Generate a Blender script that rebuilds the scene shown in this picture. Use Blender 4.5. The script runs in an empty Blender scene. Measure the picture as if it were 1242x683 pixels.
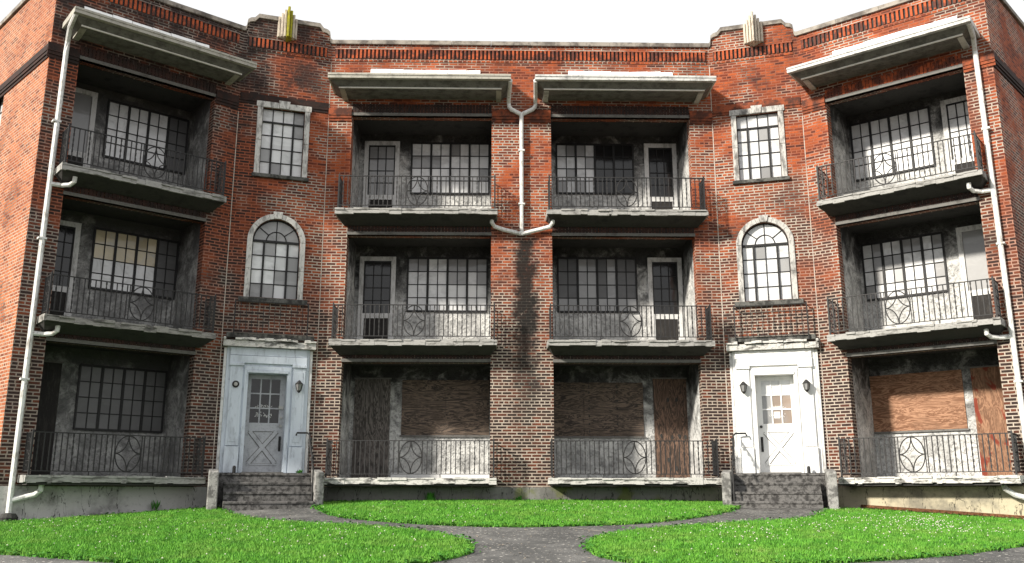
import bpy, bmesh, math, random
import numpy as np
from mathutils import Vector
random.seed(7); np.random.seed(7)
S = bpy.context.scene
C = S.collection
R = math.radians

# ------------------------------------------------------------------ camera, light, exposure
cd = bpy.data.cameras.new('camera'); cam = bpy.data.objects.new('camera', cd); C.objects.link(cam)
cd.sensor_width = 36; cd.lens = 31.997; cd.clip_end = 2000
EYE = Vector((-0.627, 0, 2.138))
cam.location = EYE
yaw, pitch = -0.0204, 0.2289
fwd = Vector((-math.sin(yaw)*math.cos(pitch), math.cos(yaw)*math.cos(pitch), math.sin(pitch)))
cam.rotation_euler = fwd.to_track_quat('-Z', 'Y').to_euler()
S.camera = cam
S.view_settings.view_transform = 'Standard'; S.view_settings.look = 'None'
S.view_settings.exposure = 0.42; S.view_settings.gamma = 1

SUN_PHI, SUN_EL = 35, 27          # degrees from the facade line (to the left), elevation
sd = Vector((-math.cos(R(SUN_PHI))*math.cos(R(SUN_EL)), -math.sin(R(SUN_PHI))*math.cos(R(SUN_EL)), math.sin(R(SUN_EL))))
W = bpy.data.worlds.new('World'); S.world = W; W.use_nodes = True
nt = W.node_tree; nt.nodes.clear()
out = nt.nodes.new('ShaderNodeOutputWorld'); bg = nt.nodes.new('ShaderNodeBackground')
sky = nt.nodes.new('ShaderNodeTexSky'); sky.sky_type = 'NISHITA'; sky.sun_disc = False
sky.sun_elevation = R(SUN_EL); sky.sun_rotation = math.atan2(sd.x, sd.y)
tc = nt.nodes.new('ShaderNodeTexCoord'); nz = nt.nodes.new('ShaderNodeTexNoise')
nz.inputs['Scale'].default_value = 2.2; nz.inputs['Detail'].default_value = 6
rp = nt.nodes.new('ShaderNodeValToRGB'); rp.color_ramp.elements[0].position = .28; rp.color_ramp.elements[1].position = .42
rp.color_ramp.elements[0].color = (.82,.82,.82,1); rp.color_ramp.elements[1].color = (1,1,1,1)
mx = nt.nodes.new('ShaderNodeMix'); mx.data_type = 'RGBA'; mx.inputs[7].default_value = (7.7, 7.75, 7.85, 1)
L = nt.links.new
L(tc.outputs['Generated'], nz.inputs['Vector']); L(nz.outputs['Fac'], rp.inputs['Fac']); L(rp.outputs['Color'], mx.inputs[0])
L(sky.outputs['Color'], mx.inputs[6]); L(mx.outputs[2], bg.inputs['Color']); bg.inputs['Strength'].default_value = 0.1
L(bg.outputs['Background'], out.inputs['Surface'])
sl = bpy.data.lights.new('sun', 'SUN'); sl.energy = 5.0; sl.angle = R(4.5); sl.color = (1, .93, .82)
so = bpy.data.objects.new('sun', sl); C.objects.link(so); so.rotation_euler = sd.to_track_quat('Z', 'Y').to_euler(); so.location = (-20, -10, 20)

# ------------------------------------------------------------------ materials
class N:
    def __init__(s, name):
        s.m = bpy.data.materials.new(name); s.m.use_nodes = True; s.t = s.m.node_tree; s.t.nodes.clear()
        s.o = s.new('ShaderNodeOutputMaterial'); s.p = s.new('ShaderNodeBsdfPrincipled'); s.link(s.p.outputs[0], s.o.inputs[0])
    def new(s, ty): return s.t.nodes.new(ty)
    def link(s, a, b): s.t.links.new(a, b)
    def set(s, sock, v):
        if hasattr(v, 'is_output'): s.link(v, sock)
        else:
            if isinstance(v, tuple) and len(v) == 3 and sock.type == 'RGBA': v = v+(1,)
            sock.default_value = v
    def obj(s): return s.new('ShaderNodeTexCoord').outputs['Object']
    def pos(s): return s.new('ShaderNodeNewGeometry').outputs['Position']
    def uv(s): return s.new('ShaderNodeTexCoord').outputs['UV']
    def noise(s, vec, sc, det=4, rough=.55, dist=0):
        n = s.new('ShaderNodeTexNoise'); s.link(vec, n.inputs['Vector']); n.inputs['Scale'].default_value = sc
        n.inputs['Detail'].default_value = det; n.inputs['Roughness'].default_value = rough; n.inputs['Distortion'].default_value = dist
        return n.outputs['Fac']
    def ramp(s, f, a, b, ca=0, cb=1):
        m = s.new('ShaderNodeMapRange'); s.link(f, m.inputs[0]); m.inputs[1].default_value = a; m.inputs[2].default_value = b
        m.inputs[3].default_value = ca; m.inputs[4].default_value = cb; m.interpolation_type = 'SMOOTHSTEP'; return m.outputs[0]
    def math(s, op, a, b=0, cl=False):
        m = s.new('ShaderNodeMath'); m.operation = op; s.set(m.inputs[0], a); s.set(m.inputs[1], b); m.use_clamp = cl; return m.outputs[0]
    def mix(s, f, a, b, bl='MIX'):
        m = s.new('ShaderNodeMix'); m.data_type = 'RGBA'; m.blend_type = bl; s.set(m.inputs[0], f); s.set(m.inputs[6], a); s.set(m.inputs[7], b); return m.outputs[2]
    def sep(s, v):
        n = s.new('ShaderNodeSeparateXYZ'); s.link(v, n.inputs[0]); return n.outputs
    def scale(s, v, k):
        n = s.new('ShaderNodeMapping'); s.link(v, n.inputs[0]); n.inputs['Scale'].default_value = k; return n.outputs[0]
    def bump(s, h, st=.5, d=.01):
        b = s.new('ShaderNodeBump'); b.inputs['Strength'].default_value = st; b.inputs['Distance'].default_value = d
        s.link(h, b.inputs['Height']); s.link(b.outputs[0], s.p.inputs['Normal'])
    def fin(s, col, rough=.8, spec=.3, metal=0):
        s.set(s.p.inputs['Base Color'], col); s.set(s.p.inputs['Roughness'], rough)
        s.p.inputs['Specular IOR Level'].default_value = spec; s.p.inputs['Metallic'].default_value = metal
        return s.m

def brick_mat(name, bw=.215, rh=.0675, mortar=.0125, c1=(.46,.102,.030), c2=(.17,.034,.018), grime_shade=True, swap=False, mort=(.45,.39,.325), seam=False):
    n = N(name); uv = n.uv(); P = n.pos(); z = n.sep(P)[2]; x = n.sep(P)[0]
    vec = uv
    if swap:
        q = n.sep(uv); cb = n.new('ShaderNodeCombineXYZ'); n.link(q[1], cb.inputs[0]); n.link(q[0], cb.inputs[1]); vec = cb.outputs[0]
    # wobble the courses a little
    wn = n.new('ShaderNodeTexNoise'); n.link(vec, wn.inputs['Vector']); wn.inputs['Scale'].default_value = 9
    va = n.new('ShaderNodeVectorMath'); va.operation = 'MULTIPLY_ADD'; n.link(wn.outputs['Color'], va.inputs[0]); va.inputs[1].default_value = (.012,.007,0); n.link(vec, va.inputs[2])
    b = n.new('ShaderNodeTexBrick'); n.link(va.outputs[0], b.inputs['Vector'])
    b.inputs['Scale'].default_value = 1; b.inputs['Brick Width'].default_value = bw; b.inputs['Row Height'].default_value = rh
    b.inputs['Mortar Size'].default_value = mortar; b.inputs['Mortar Smooth'].default_value = .25
    b.inputs['Color1'].default_value = (0,0,0,1); b.inputs['Color2'].default_value = (1,1,1,1); b.inputs['Mortar'].default_value = (.5,.5,.5,1)
    b.offset = .5; b.squash = 1 if swap else .52; b.squash_frequency = 6
    rnd = n.new('ShaderNodeRGBToBW'); n.link(b.outputs['Color'], rnd.inputs[0]); rnd = rnd.outputs[0]
    big = n.noise(P, .55, 5, .6); mid = n.noise(P, 2.3, 5, .65); fine = n.noise(P, 30, 3, .6)
    hue = n.mix(n.ramp(rnd, .1, .95), c2, c1)
    hue = n.mix(n.ramp(n.noise(P, 1.1, 3), .45, .7, 0, .55), hue, tuple(k*1.25 for k in c1))
    dk = n.ramp(rnd, .0, .25, .5, 0.0)
    hue = n.mix(dk, hue, (.035,.022,.02))
    if grime_shade:
        # soot-blackened low storeys, washed brighter towards the top
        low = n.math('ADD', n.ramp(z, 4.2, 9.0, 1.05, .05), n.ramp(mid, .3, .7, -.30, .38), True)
        # left wing's shade painted into the brick; right wing's outer pier is sooty
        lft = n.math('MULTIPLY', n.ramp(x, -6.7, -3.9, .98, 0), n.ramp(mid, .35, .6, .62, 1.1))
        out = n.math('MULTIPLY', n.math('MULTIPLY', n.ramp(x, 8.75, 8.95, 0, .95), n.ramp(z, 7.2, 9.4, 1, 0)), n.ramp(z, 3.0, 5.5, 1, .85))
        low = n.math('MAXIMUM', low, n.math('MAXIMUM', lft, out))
        # darker bands around the balcony and hood levels
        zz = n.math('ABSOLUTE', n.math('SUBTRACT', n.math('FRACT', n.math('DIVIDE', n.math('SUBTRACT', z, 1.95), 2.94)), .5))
        tier_dark = n.math('MULTIPLY', n.ramp(zz, .30, .5, 0, .8), n.ramp(mid, .35, .6, .25, 1), True)
        low = n.math('MAXIMUM', low, n.math('MULTIPLY', tier_dark, n.ramp(z, 11.8, 12.2, 1, .4)))
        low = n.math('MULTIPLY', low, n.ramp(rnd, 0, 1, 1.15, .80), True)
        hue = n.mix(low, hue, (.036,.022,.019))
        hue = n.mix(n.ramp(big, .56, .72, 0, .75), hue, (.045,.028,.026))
    hue = n.mix(n.ramp(fine, .3, .7, 0, .3), hue, (.02,.012,.01), 'MIX')
    # mortar: pale where raked out and dirty / brick-dust coloured elsewhere
    mcol = n.mix(n.ramp(n.noise(P, 3.3, 4), .35, .65, 0, .45), mort, (.22,.15,.12))
    if grime_shade: mcol = n.mix(n.math('MULTIPLY', n.ramp(x, -6.6, -4.2, .75, 0), n.ramp(mid, .35, .6, .7, 1)), mcol, (.20,.17,.15))  # mortar darkened on the left, painting in the wing's shade
    mcol = n.mix(n.math('MULTIPLY', n.ramp(n.noise(P, .9, 3), .44, .60, 0, .9 if grime_shade else .3), n.ramp(z, 4.5, 8.5, .05, 1)), mcol, (.30,.075,.03))
    mcol = n.mix(n.ramp(n.noise(P, .8, 4, .6), .58, .72, 0, .85), mcol, (.05,.045,.042))
    if grime_shade: # black crust along the parapet and belt of the left half
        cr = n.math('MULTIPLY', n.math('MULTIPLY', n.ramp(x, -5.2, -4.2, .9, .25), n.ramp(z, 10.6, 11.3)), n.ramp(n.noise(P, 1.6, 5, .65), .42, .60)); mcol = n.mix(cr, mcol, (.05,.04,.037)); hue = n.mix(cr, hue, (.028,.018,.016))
    col = n.mix(b.outputs['Fac'], hue, mcol)
    # the drip stain under the middle downpipe
    ax = n.math('ABSOLUTE', n.math('ADD', n.math('SUBTRACT', x, .07), n.math('MULTIPLY', n.math('SUBTRACT', mid, .5), -.9)))
    sx = n.ramp(ax, .10, .34, 1, 0)
    sz = n.math('MULTIPLY', n.ramp(z, 2.6, 6.0, .0, 1), n.ramp(z, 7.72, 7.85, 1, 0))
    ins = n.ramp(n.sep(P)[1], 19.8, 19.9, 0, 1)
    st = n.math('MULTIPLY', n.math('MULTIPLY', sx, sz), n.math('MULTIPLY', ins, n.ramp(n.noise(P, 7, 4), .25, .45, .3, 1)), True)
    col = n.mix(n.math('MULTIPLY', st, .95), col, (.012,.011,.010))
    n.bump(n.math('ADD', n.math('SUBTRACT', 1, b.outputs['Fac']), n.math('MULTIPLY', fine, .35)), .7, .008)
    return n.fin(col, .86, .25)

def plain(name, col, rough=.7, dirt=.35, dcol=(.05,.045,.04), sc=6, bump=.15, spec=.35, thr=(.5,.68), stretch=(1,1,1), metal=0):
    n = N(name); P = n.scale(n.pos(), stretch)
    a = n.noise(P, sc, 6, .65); b = n.noise(P, sc*5, 4, .6)
    c = n.mix(n.ramp(a, thr[0], thr[1], 0, dirt), col, dcol)
    c = n.mix(n.ramp(b, .52, .72, 0, dirt*.8), c, dcol)
    n.bump(n.math('ADD', a, b), bump, .01)
    return n.fin(c, rough, spec, metal)

M = {}
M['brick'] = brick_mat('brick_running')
M['brick_sunlit'] = brick_mat('brick_sunlit', grime_shade=False, c1=(.46,.15,.06), c2=(.30,.075,.03), mort=(.48,.36,.27))  # paler brick copy with the left side wall's sunlight in its colour
M['brick_row'] = brick_mat('brick_soldier', bw=.3, rh=.075, mortar=.011, swap=True)
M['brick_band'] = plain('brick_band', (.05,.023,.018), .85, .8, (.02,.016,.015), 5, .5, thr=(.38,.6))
M['dentil'] = plain('brick_dentil', (.42,.09,.03), .85, .8, (.03,.02,.02), 3.0, .5, thr=(.42,.58))
M['belt'] = plain('belt_brick', (.30,.075,.03), .85, .85, (.05,.025,.02), 4, .5, thr=(.40,.6))
M['seam'] = plain('joint_sealant', (.50,.44,.38), .8, .6, (.15,.08,.06), 5)
M['coping'] = plain('coping_stone', (.34,.31,.27), .85, .75, (.06,.05,.045), 2.2, .4, thr=(.4,.62))
M['stone'] = plain('limestone', (.66,.65,.62), .8, .8, (.12,.115,.11), 5, .5, thr=(.46,.68), stretch=(1.5,1.5,.5))
M['stone_white'] = plain('limestone_pale', (.52,.51,.485), .8, .85, (.10,.095,.09), 6, .5, thr=(.44,.64), stretch=(1.5,1.5,.5))
M['sill'] = plain('sill_stone', (.13,.13,.12), .9, .9, (.03,.03,.028), 6, .5, thr=(.4,.6))
M['paint'] = plain('white_paint', (.80,.80,.79), .5, .22, (.30,.29,.27), 4, .08, thr=(.55,.75), stretch=(1,1,.4))
M['paint_shaded'] = plain('white_paint_shaded', (.60,.66,.73), .55, .6, (.22,.24,.27), 3, .1, thr=(.48,.72), stretch=(1,1,.3))  # copy of the white paint with bluish shade in its colour
M['door_grey'] = plain('door_grey_paint', (.42,.435,.46), .5, .5, (.12,.12,.14), 5, .1, thr=(.45,.7))
M['trim'] = plain('trim_paint', (.66,.66,.65), .55, .6, (.14,.13,.12), 6, .15, thr=(.48,.7), stretch=(1,1,.4))
M['pipe'] = plain('pipe_paint', (.74,.745,.73), .5, .8, (.22,.19,.15), 5, .1, thr=(.52,.72), stretch=(1,1,.5))
M['pipe_grey'] = plain('pipe_grey', (.45,.45,.43), .6, .6, (.15,.13,.12), 4, .15)
M['hood_cream'] = plain('hood_cream_paint', (.42,.405,.35), .6, .55, (.09,.08,.07), 3.5, .15, thr=(.48,.7))
M['hood_white'] = plain('hood_white_paint', (.62,.62,.60), .6, .6, (.08,.08,.075), 3.5, .15, thr=(.47,.7))
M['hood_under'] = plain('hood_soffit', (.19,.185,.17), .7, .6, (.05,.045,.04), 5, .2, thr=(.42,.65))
M['strip'] = plain('soffit_strip', (.85,.83,.78), .5, .15)
M['flash'] = plain('metal_flashing', (.88,.90,.90), .35, .3, (.3,.25,.2), 4)
M['ledge'] = plain('ledge_peeling_paint', (.58,.57,.54), .8, .85, (.07,.066,.06), 3.6, .6, thr=(.50,.62), stretch=(1,1,3))
M['ledge_dark'] = plain('ledge_weathered', (.30,.29,.27), .85, .85, (.05,.048,.045), 3, .5, thr=(.46,.68), stretch=(1,1,3))
M['ledge_grey'] = plain('ledge_grey_paint', (.36,.355,.34), .85, .8, (.07,.067,.06), 3, .5, thr=(.48,.68), stretch=(1,1,3))
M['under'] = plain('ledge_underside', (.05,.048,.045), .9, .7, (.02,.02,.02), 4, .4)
M['iron'] = plain('wrought_iron', (.016,.016,.017), .65, .4, (.04,.032,.028), 20, .2, spec=.5)
M['lintel'] = plain('steel_lintel', (.16,.155,.145), .7, .6, (.05,.045,.04), 5, .2)
M['steel'] = plain('window_steel', (.014,.014,.015), .6, .3, (.06,.055,.05), 20, .1)
M['dark'] = plain('dark_wood', (.022,.020,.019), .8, .5, (.06,.055,.05), 6, .3, thr=(.5,.65), stretch=(3,3,.6))
M['caulk'] = plain('chalk_marks', (.80,.80,.78), .8, .1)
M['glassdoor'] = None

def stucco():
    n = N('rough_stucco'); P = n.pos(); z = n.sep(P)[2]
    a = n.noise(P, 2.2, 6, .65, .6); b = n.noise(P, 9, 5, .6, 1.6); c = n.noise(P, 40, 3)
    col = n.mix(n.ramp(a, .35, .68), (.72,.72,.70), (.34,.34,.335))
    v = n.new('ShaderNodeTexVoronoi'); n.link(n.scale(P,(1,1,1)), v.inputs['Vector']); v.inputs['Scale'].default_value = 7; v.inputs['Randomness'].default_value = 1
    col = n.mix(n.ramp(n.sep(P)[0], 5.5, 6.5), col, n.mix(n.ramp(a, .35, .68), (.74,.74,.72), (.42,.42,.41)))  # right wing stucco made paler, its sunlight painted in
    col = n.mix(n.ramp(b, .50, .60, 0, .50), col, (.07,.07,.068))
    # porch shade painted in: stucco blackens blotchily towards each ceiling
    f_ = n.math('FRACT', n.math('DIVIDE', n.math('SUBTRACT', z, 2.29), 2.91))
    top_shade = n.ramp(n.math('ADD', f_, n.math('MULTIPLY', n.math('SUBTRACT', a, .5), .9)), .50, .92)
    col = n.mix(n.math('MULTIPLY', top_shade, .93), col, (.022,.022,.022))
    col = n.mix(n.math('MULTIPLY', n.ramp(n.sep(P)[0], -4.3, -6.0, 0, .6), n.ramp(a, .3, .6, .6, 1)), col, (.10,.10,.10))  # left wing stucco darkened to paint in its shade
    n.bump(n.math('ADD', n.math('MULTIPLY', b, 1.6), n.math('MULTIPLY', v.outputs['Distance'], .5)), .9, .03)
    return n.fin(col, .9, .2)
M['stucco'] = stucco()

def concrete():
    n = N('foundation_concrete'); P = n.pos(); x, y, z = n.sep(P)
    a = n.noise(P, 1.3, 6, .65); b = n.noise(P, 14, 4, .6)
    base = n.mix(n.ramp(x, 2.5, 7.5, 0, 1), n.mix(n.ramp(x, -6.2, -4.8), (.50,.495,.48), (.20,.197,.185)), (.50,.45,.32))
    c = n.mix(n.ramp(a, .45, .68, 0, .7), base, (.10,.098,.09))
    moss = n.math('MULTIPLY', n.ramp(n.noise(P, 1.7, 5, .6), .50, .64), n.math('MULTIPLY', n.ramp(x, -1.8, .4), n.ramp(x, 5.6, 7.2, 1, 0)), True)
    c = n.mix(n.math('MULTIPLY', moss, .75), c, (.13,.15,.03))
    c = n.mix(n.ramp(b, .55, .75, 0, .4), c, (.05,.05,.045))
    # hairline vertical cracks
    w = n.noise(n.scale(P, (1,1,.25)), 2.3, 5, .6, .3); cr = n.ramp(n.math('ABSOLUTE', n.math('SUBTRACT', w, .5)), .002, .006, .8, 0)
    c = n.mix(cr, c, (.02,.02,.018))
    n.bump(n.math('ADD', a, b), .4, .02); return n.fin(c, .9, .2)
M['concrete'] = concrete()
M['steps'] = plain('step_concrete', (.15,.145,.14), .9, .85, (.022,.021,.02), 11, .8, thr=(.42,.62))
M['cheek'] = plain('cheek_concrete', (.34,.335,.32), .9, .8, (.07,.068,.065), 8, .9, thr=(.42,.6))

def ply(name, col, dark, stain=None, vert=False):
    n = N(name); P = n.uv()
    k = (2.6, .5, 1) if vert else (.5, 2.6, 1)
    w = n.noise(n.scale(P, k), 1.6, 6, .6, 2.2)
    rings = n.math('PINGPONG', n.math('MULTIPLY', w, 8), .5); rings = n.math('MULTIPLY', rings, 2)
    c = n.mix(n.ramp(rings, .25, .8), dark, col)
    c = n.mix(n.ramp(n.noise(P, 2.2, 5), .45, .7, 0, .6), c, tuple(i*.45 for i in col))
    c = n.mix(n.ramp(n.noise(P, 25, 3), .5, .75, 0, .35), c, dark)
    if stain:
        q = n.sep(P); vz = n.noise(n.scale(P, (3, 1.6, 1)), 1.2, 3, .5, .5)
        c = n.mix(n.ramp(vz, .55, .61, 0, .9), c, stain)
    n.bump(rings, .25, .004); return n.fin(c, .75, .25)
M['ply_grey'] = ply('weathered_plywood', (.20,.15,.115), (.05,.04,.035))
M['ply_dark'] = ply('dark_plywood', (.20,.18,.165), (.06,.053,.048), vert=True)
M['ply_brown'] = ply('brown_plywood', (.20,.125,.09), (.055,.04,.032), vert=True)
M['ply_orange'] = ply('orange_plywood', (.42,.235,.145), (.19,.09,.05))
M['ply_red'] = ply('red_stained_plywood', (.34,.19,.115), (.17,.085,.05), (.20,.03,.015), vert=True)

def pane(name, col, var, rough=.12, spec=.6, blot=(.25,.25,.25)):
    n = N(name); P = n.pos(); isl = n.new('ShaderNodeNewGeometry').outputs['Random Per Island']
    a = n.noise(P, 3.0, 5, .6, .8); b = n.noise(n.scale(P, (1,1,2.2)), 1.1, 4, .6, .6)
    c = n.mix(n.ramp(isl, 0, 1, 0, var), col, tuple(i*.45 for i in col))
    c = n.mix(n.ramp(a, .45, .7, 0, .45), c, blot)
    c = n.mix(n.ramp(b, .5, .62, 0, .35), c, tuple(min(1, i*1.25) for i in col))
    n.bump(a, .12, .02)
    n.p.inputs['Coat Weight'].default_value = .8 if col[0] > .2 else 0; n.p.inputs['Coat Roughness'].default_value = .06
    return n.fin(c, rough+.3, spec)
M['pane_pale'] = pane('papered_glass', (.74,.75,.755), .35)
M['pane_mid'] = pane('dusty_glass', (.30,.30,.30), .6)
M['pane_dim'] = pane('dim_glass', (.11,.11,.112), .4, blot=(.07,.07,.07))
M['pane_gold'] = pane('amber_reflecting_glass', (.62,.52,.33), .5, blot=(.4,.42,.45))
M['pane_dark'] = pane('dark_glass', (.020,.020,.021), .5, -.2, .5, (.010,.010,.010))
M['pane_brown'] = pane('brown_paper_glass', (.30,.23,.18), .4)

def ground_mats():
    n = N('asphalt_path'); P = n.pos(); a = n.noise(P, 1.2, 5, .6); b = n.noise(P, 60, 3, .7); f = n.noise(P, 17, 3, .5)
    c = n.mix(n.ramp(a, .35, .7), (.10,.10,.098), (.20,.197,.19)); c = n.mix(n.ramp(b, .5, .7), c, (.05,.05,.05))
    c = n.mix(n.ramp(f, .62, .68, 0, .9), c, (.50,.48,.44)); n.bump(n.math('ADD', b, a), .6, .02); M['path'] = n.fin(c, .9, .25)
    n = N('soil'); P = n.pos(); a = n.noise(P, 4, 5); c = n.mix(a, (.05,.035,.02), (.10,.07,.04)); n.bump(a, .5, .03); M['soil'] = n.fin(c, .95, .1)
    n = N('bark_mulch'); P = n.pos(); a = n.noise(P, 22, 4); c = n.mix(n.ramp(a, .4, .6), (.22,.10,.05), (.09,.045,.025)); n.bump(a, .9, .04); M['mulch'] = n.fin(c, .95, .1)
    n = N('turf'); P = n.pos(); a = n.noise(P, 5, 5); c = n.mix(a, (.02,.09,.008), (.05,.17,.015)); n.bump(a, .5, .03); M['turf'] = n.fin(c, .95, .1)
    n = N('grass_blade'); P = n.pos(); isl = n.new('ShaderNodeNewGeometry').outputs['Random Per Island']; a = n.noise(P, 1.3, 5, .65); b = n.noise(P, 7, 3)
    c = n.mix(n.ramp(isl, 0, 1), (.065,.245,.022), (.17,.44,.045))
    c = n.mix(n.ramp(a, .42, .68, 0, .6), c, (.20,.36,.06)); c = n.mix(n.ramp(b, .45, .7, 0, .75), c, (.018,.10,.008))
    n.p.inputs['Subsurface Weight'].default_value = 0; c = n.mix(n.ramp(n.noise(P, 2.4, 4, .6), .60, .74, 0, .55), c, (.26,.32,.10)); M['grass'] = n.fin(c, .6, .25)
ground_mats()
M['clover'] = plain('clover_petals', (.62,.60,.52), .8, .2, (.6,.5,.45))
M['leaf'] = plain('weed_leaf', (.05,.20,.02), .6, .4, (.03,.10,.01), 12)
M['moss'] = plain('moss_stone', (.42,.40,.03), .9, .6, (.25,.22,.06), 8, .4, thr=(.45,.6))
M['emblem'] = plain('emblem_stone', (.60,.54,.45), .85, .5, (.18,.14,.11), 5, .4)

# ------------------------------------------------------------------ frames of reference along each stretch of wall
class Fr:
    def __init__(s, p, q, flip=False):
        p = Vector(p); q = Vector(q); s.o = p; s.d = (q-p).normalized(); s.L = (q-p).length
        n = Vector((s.d.y, -s.d.x)); s.n = n if not flip else -n
    def at(s, t, off, z):
        v = s.o+s.d*t+s.n*off; return Vector((v.x, v.y, z))
a_, b_, yb, c_, yc, D = 4.5167, 6.4511, 19.3931, 9.536, 16.882, 20.
FC = Fr((0, D), (1, D))
FLD = Fr((-a_, D), (-b_, yb), True); FRD = Fr((a_, D), (b_, yb))
FLW = Fr((-b_, yb), (-c_, yc), True); FRW = Fr((b_, yb), (c_, yc))
q = math.sin(R(45))
FLS = Fr((-c_, yc), (-c_-q*9, yc+q*9), True); FRS = Fr((c_, yc), (c_+q*9, yc+q*9))

class MB:
    def __init__(s): s.v = []; s.f = []; s.uv = []; s.mi = []
    def quad(s, pts, uvs=None, mi=0):
        i = len(s.v); s.v += [tuple(p) for p in pts]; s.f.append(tuple(range(i, i+len(pts))))
        s.uv.append(uvs or [(0, 0)]*len(pts)); s.mi.append(mi)
    def hexa(s, fr, b, t, mi=0):
        # b, t: four (t, off, z) corners each
        P = [fr.at(*c) for c in b+t]; K = b+t
        i = len(s.v); s.v += [tuple(p) for p in P]
        for f in ((0,1,2,3), (4,7,6,5), (0,4,5,1), (1,5,6,2), (2,6,7,3), (3,7,4,0)):
            e1 = Vector(K[f[1]])-Vector(K[f[0]]); e2 = Vector(K[f[3]])-Vector(K[f[0]]); nn = e1.cross(e2)
            ax = max(range(3), key=lambda k: abs(nn[k]))
            s.f.append(tuple(i+k for k in f)); s.mi.append(mi)
            if ax == 1: s.uv.append([(K[k][0], K[k][2]) for k in f])
            elif ax == 0: s.uv.append([(K[k][0]+K[k][1], K[k][2]) for k in f])
            else: s.uv.append([(K[k][0], K[k][1]) for k in f])
    def box(s, fr, t0, t1, o0, o1, z0, z1, mi=0):
        s.hexa(fr, [(t0,o0,z0),(t1,o0,z0),(t1,o1,z0),(t0,o1,z0)], [(t0,o0,z1),(t1,o0,z1),(t1,o1,z1),(t0,o1,z1)], mi)
    def rod(s, pts, r, n=6, mi=0, rz=None):
        pts = [Vector(p) for p in pts]; rings = []
        for k, p in enumerate(pts):
            d = (pts[min(k+1, len(pts)-1)]-pts[max(k-1, 0)]).normalized()
            u = d.cross(Vector((0,0,1)));
            if u.length < .05: u = d.cross(Vector((0,1,0)))
            u.normalize(); w = d.cross(u).normalized(); i = len(s.v)
            rr = r[k] if isinstance(r, (list, tuple)) else r
            for j in range(n):
                an = 2*math.pi*(j+.5)/n; s.v.append(tuple(p+u*math.cos(an)*rr+w*math.sin(an)*rr))
            rings.append(i)
        for k in range(len(rings)-1):
            for j in range(n):
                s.f.append((rings[k]+j, rings[k]+(j+1)%n, rings[k+1]+(j+1)%n, rings[k+1]+j)); s.uv.append([(0,0)]*4); s.mi.append(mi)
        for i in (rings[0], rings[-1]):
            s.f.append(tuple(range(i, i+n))); s.uv.append([(0,0)]*n); s.mi.append(mi)
    def build(s, name, mats, parent=None, label=None, bevel=0):
        me = bpy.data.meshes.new(name); me.from_pydata(s.v, [], s.f)
        if not isinstance(mats, list): mats = [mats]
        for m in mats: me.materials.append(m)
        lay = me.uv_layers.new(name='UVMap'); k = 0
        for fi, f in enumerate(s.f):
            for u in s.uv[fi]: lay.data[k].uv = u; k += 1
        for p, mi in zip(me.polygons, s.mi): p.material_index = mi
        bm = bmesh.new(); bm.from_mesh(me); bmesh.ops.recalc_face_normals(bm, faces=bm.faces); bm.to_mesh(me); bm.free()
        o = bpy.data.objects.new(name, me); C.objects.link(o)
        if parent: o.parent = parent
        if label: o['label'] = label
        if bevel:
            b = o.modifiers.new('bevel', 'BEVEL'); b.width = bevel; b.segments = 2; b.limit_method = 'ANGLE'
        return o

def thing(o, label, cat, group=None, kind=None):
    o['label'] = label; o['category'] = cat
    if group: o['group'] = group
    if kind: o['kind'] = kind
    return o

B = bpy.data.objects.new('apartment_building', None); C.objects.link(B); B.location = (0, D, 0)
thing(B, 'derelict three storey red brick apartment block with stacked iron railed balconies and two white entrances', 'apartment building')
class PB(MB):
    def build(s, name, mats, parent=None, label=None, bevel=0):
        parent = parent or B
        off = Vector((0, D, 0)); s.v = [tuple(Vector(p)-off) for p in s.v]
        return super().build(name, mats, parent, label, bevel)

# ------------------------------------------------------------------ ground
def gz(x, y):
    return .6+.068*min(max(y, -2), 21)-.0015*min(abs(x), 12)**2
def smooth_grid(name, xs, ys, mat, dz=0):
    v = [(x, y, gz(x, y)+dz) for y in ys for x in xs]; nx = len(xs)
    f = [(j*nx+i, j*nx+i+1, (j+1)*nx+i+1, (j+1)*nx+i) for j in range(len(ys)-1) for i in range(nx-1)]
    me = bpy.data.meshes.new(name); me.from_pydata(v, [], f); me.materials.append(mat)
    for p in me.polygons: p.use_smooth = True
    o = bpy.data.objects.new(name, me); C.objects.link(o); return o
xs = [-400,-200,-100,-50,-30,-20]+[i*.5 for i in range(-30, 31)]+[20,30,50,100,200,400]
ys = [-400,-200,-100,-50,-20,-10,-5]+[i*.5 for i in range(-4, 60)]+[35,50,100,200,400]
g = smooth_grid('ground', xs, ys, M['soil']); g['kind'] = 'structure'
g = smooth_grid('path', [i*.5 for i in range(-26, 27)], [i*.5 for i in range(2, 41)], M['path'], .012); g['kind'] = 'structure'

def inside(poly, x, y):
    c = np.zeros(np.shape(x), bool); n = len(poly)
    for i in range(n):
        x1, y1 = poly[i]; x2, y2 = poly[(i+1) % n]
        if y1 == y2: continue
        c ^= ((y1 > y) != (y2 > y)) & (x < (x2-x1)*(y-y1)/(y2-y1)+x1)
    return c
def chaikin(p, k=2):
    for _ in range(k):
        r = [p[0]]
        for i in range(len(p)-1):
            A, Bq = p[i], p[i+1]
            r += [(A[0]*.75+Bq[0]*.25, A[1]*.75+Bq[1]*.25), (A[0]*.25+Bq[0]*.75, A[1]*.25+Bq[1]*.75)]
        p = r+[p[-1]]
    return p
island = chaikin([(-4.15,18.6),(-3.5,16.75),(-2.5,15.75),(-1.5,15.1),(-.4,14.75),(.7,14.95),(1.6,15.2),(2.6,16.0),(3.75,17.5),(4.3,18.6)], 1)+[(4.45,19.97),(-4.4,19.97)]
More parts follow.
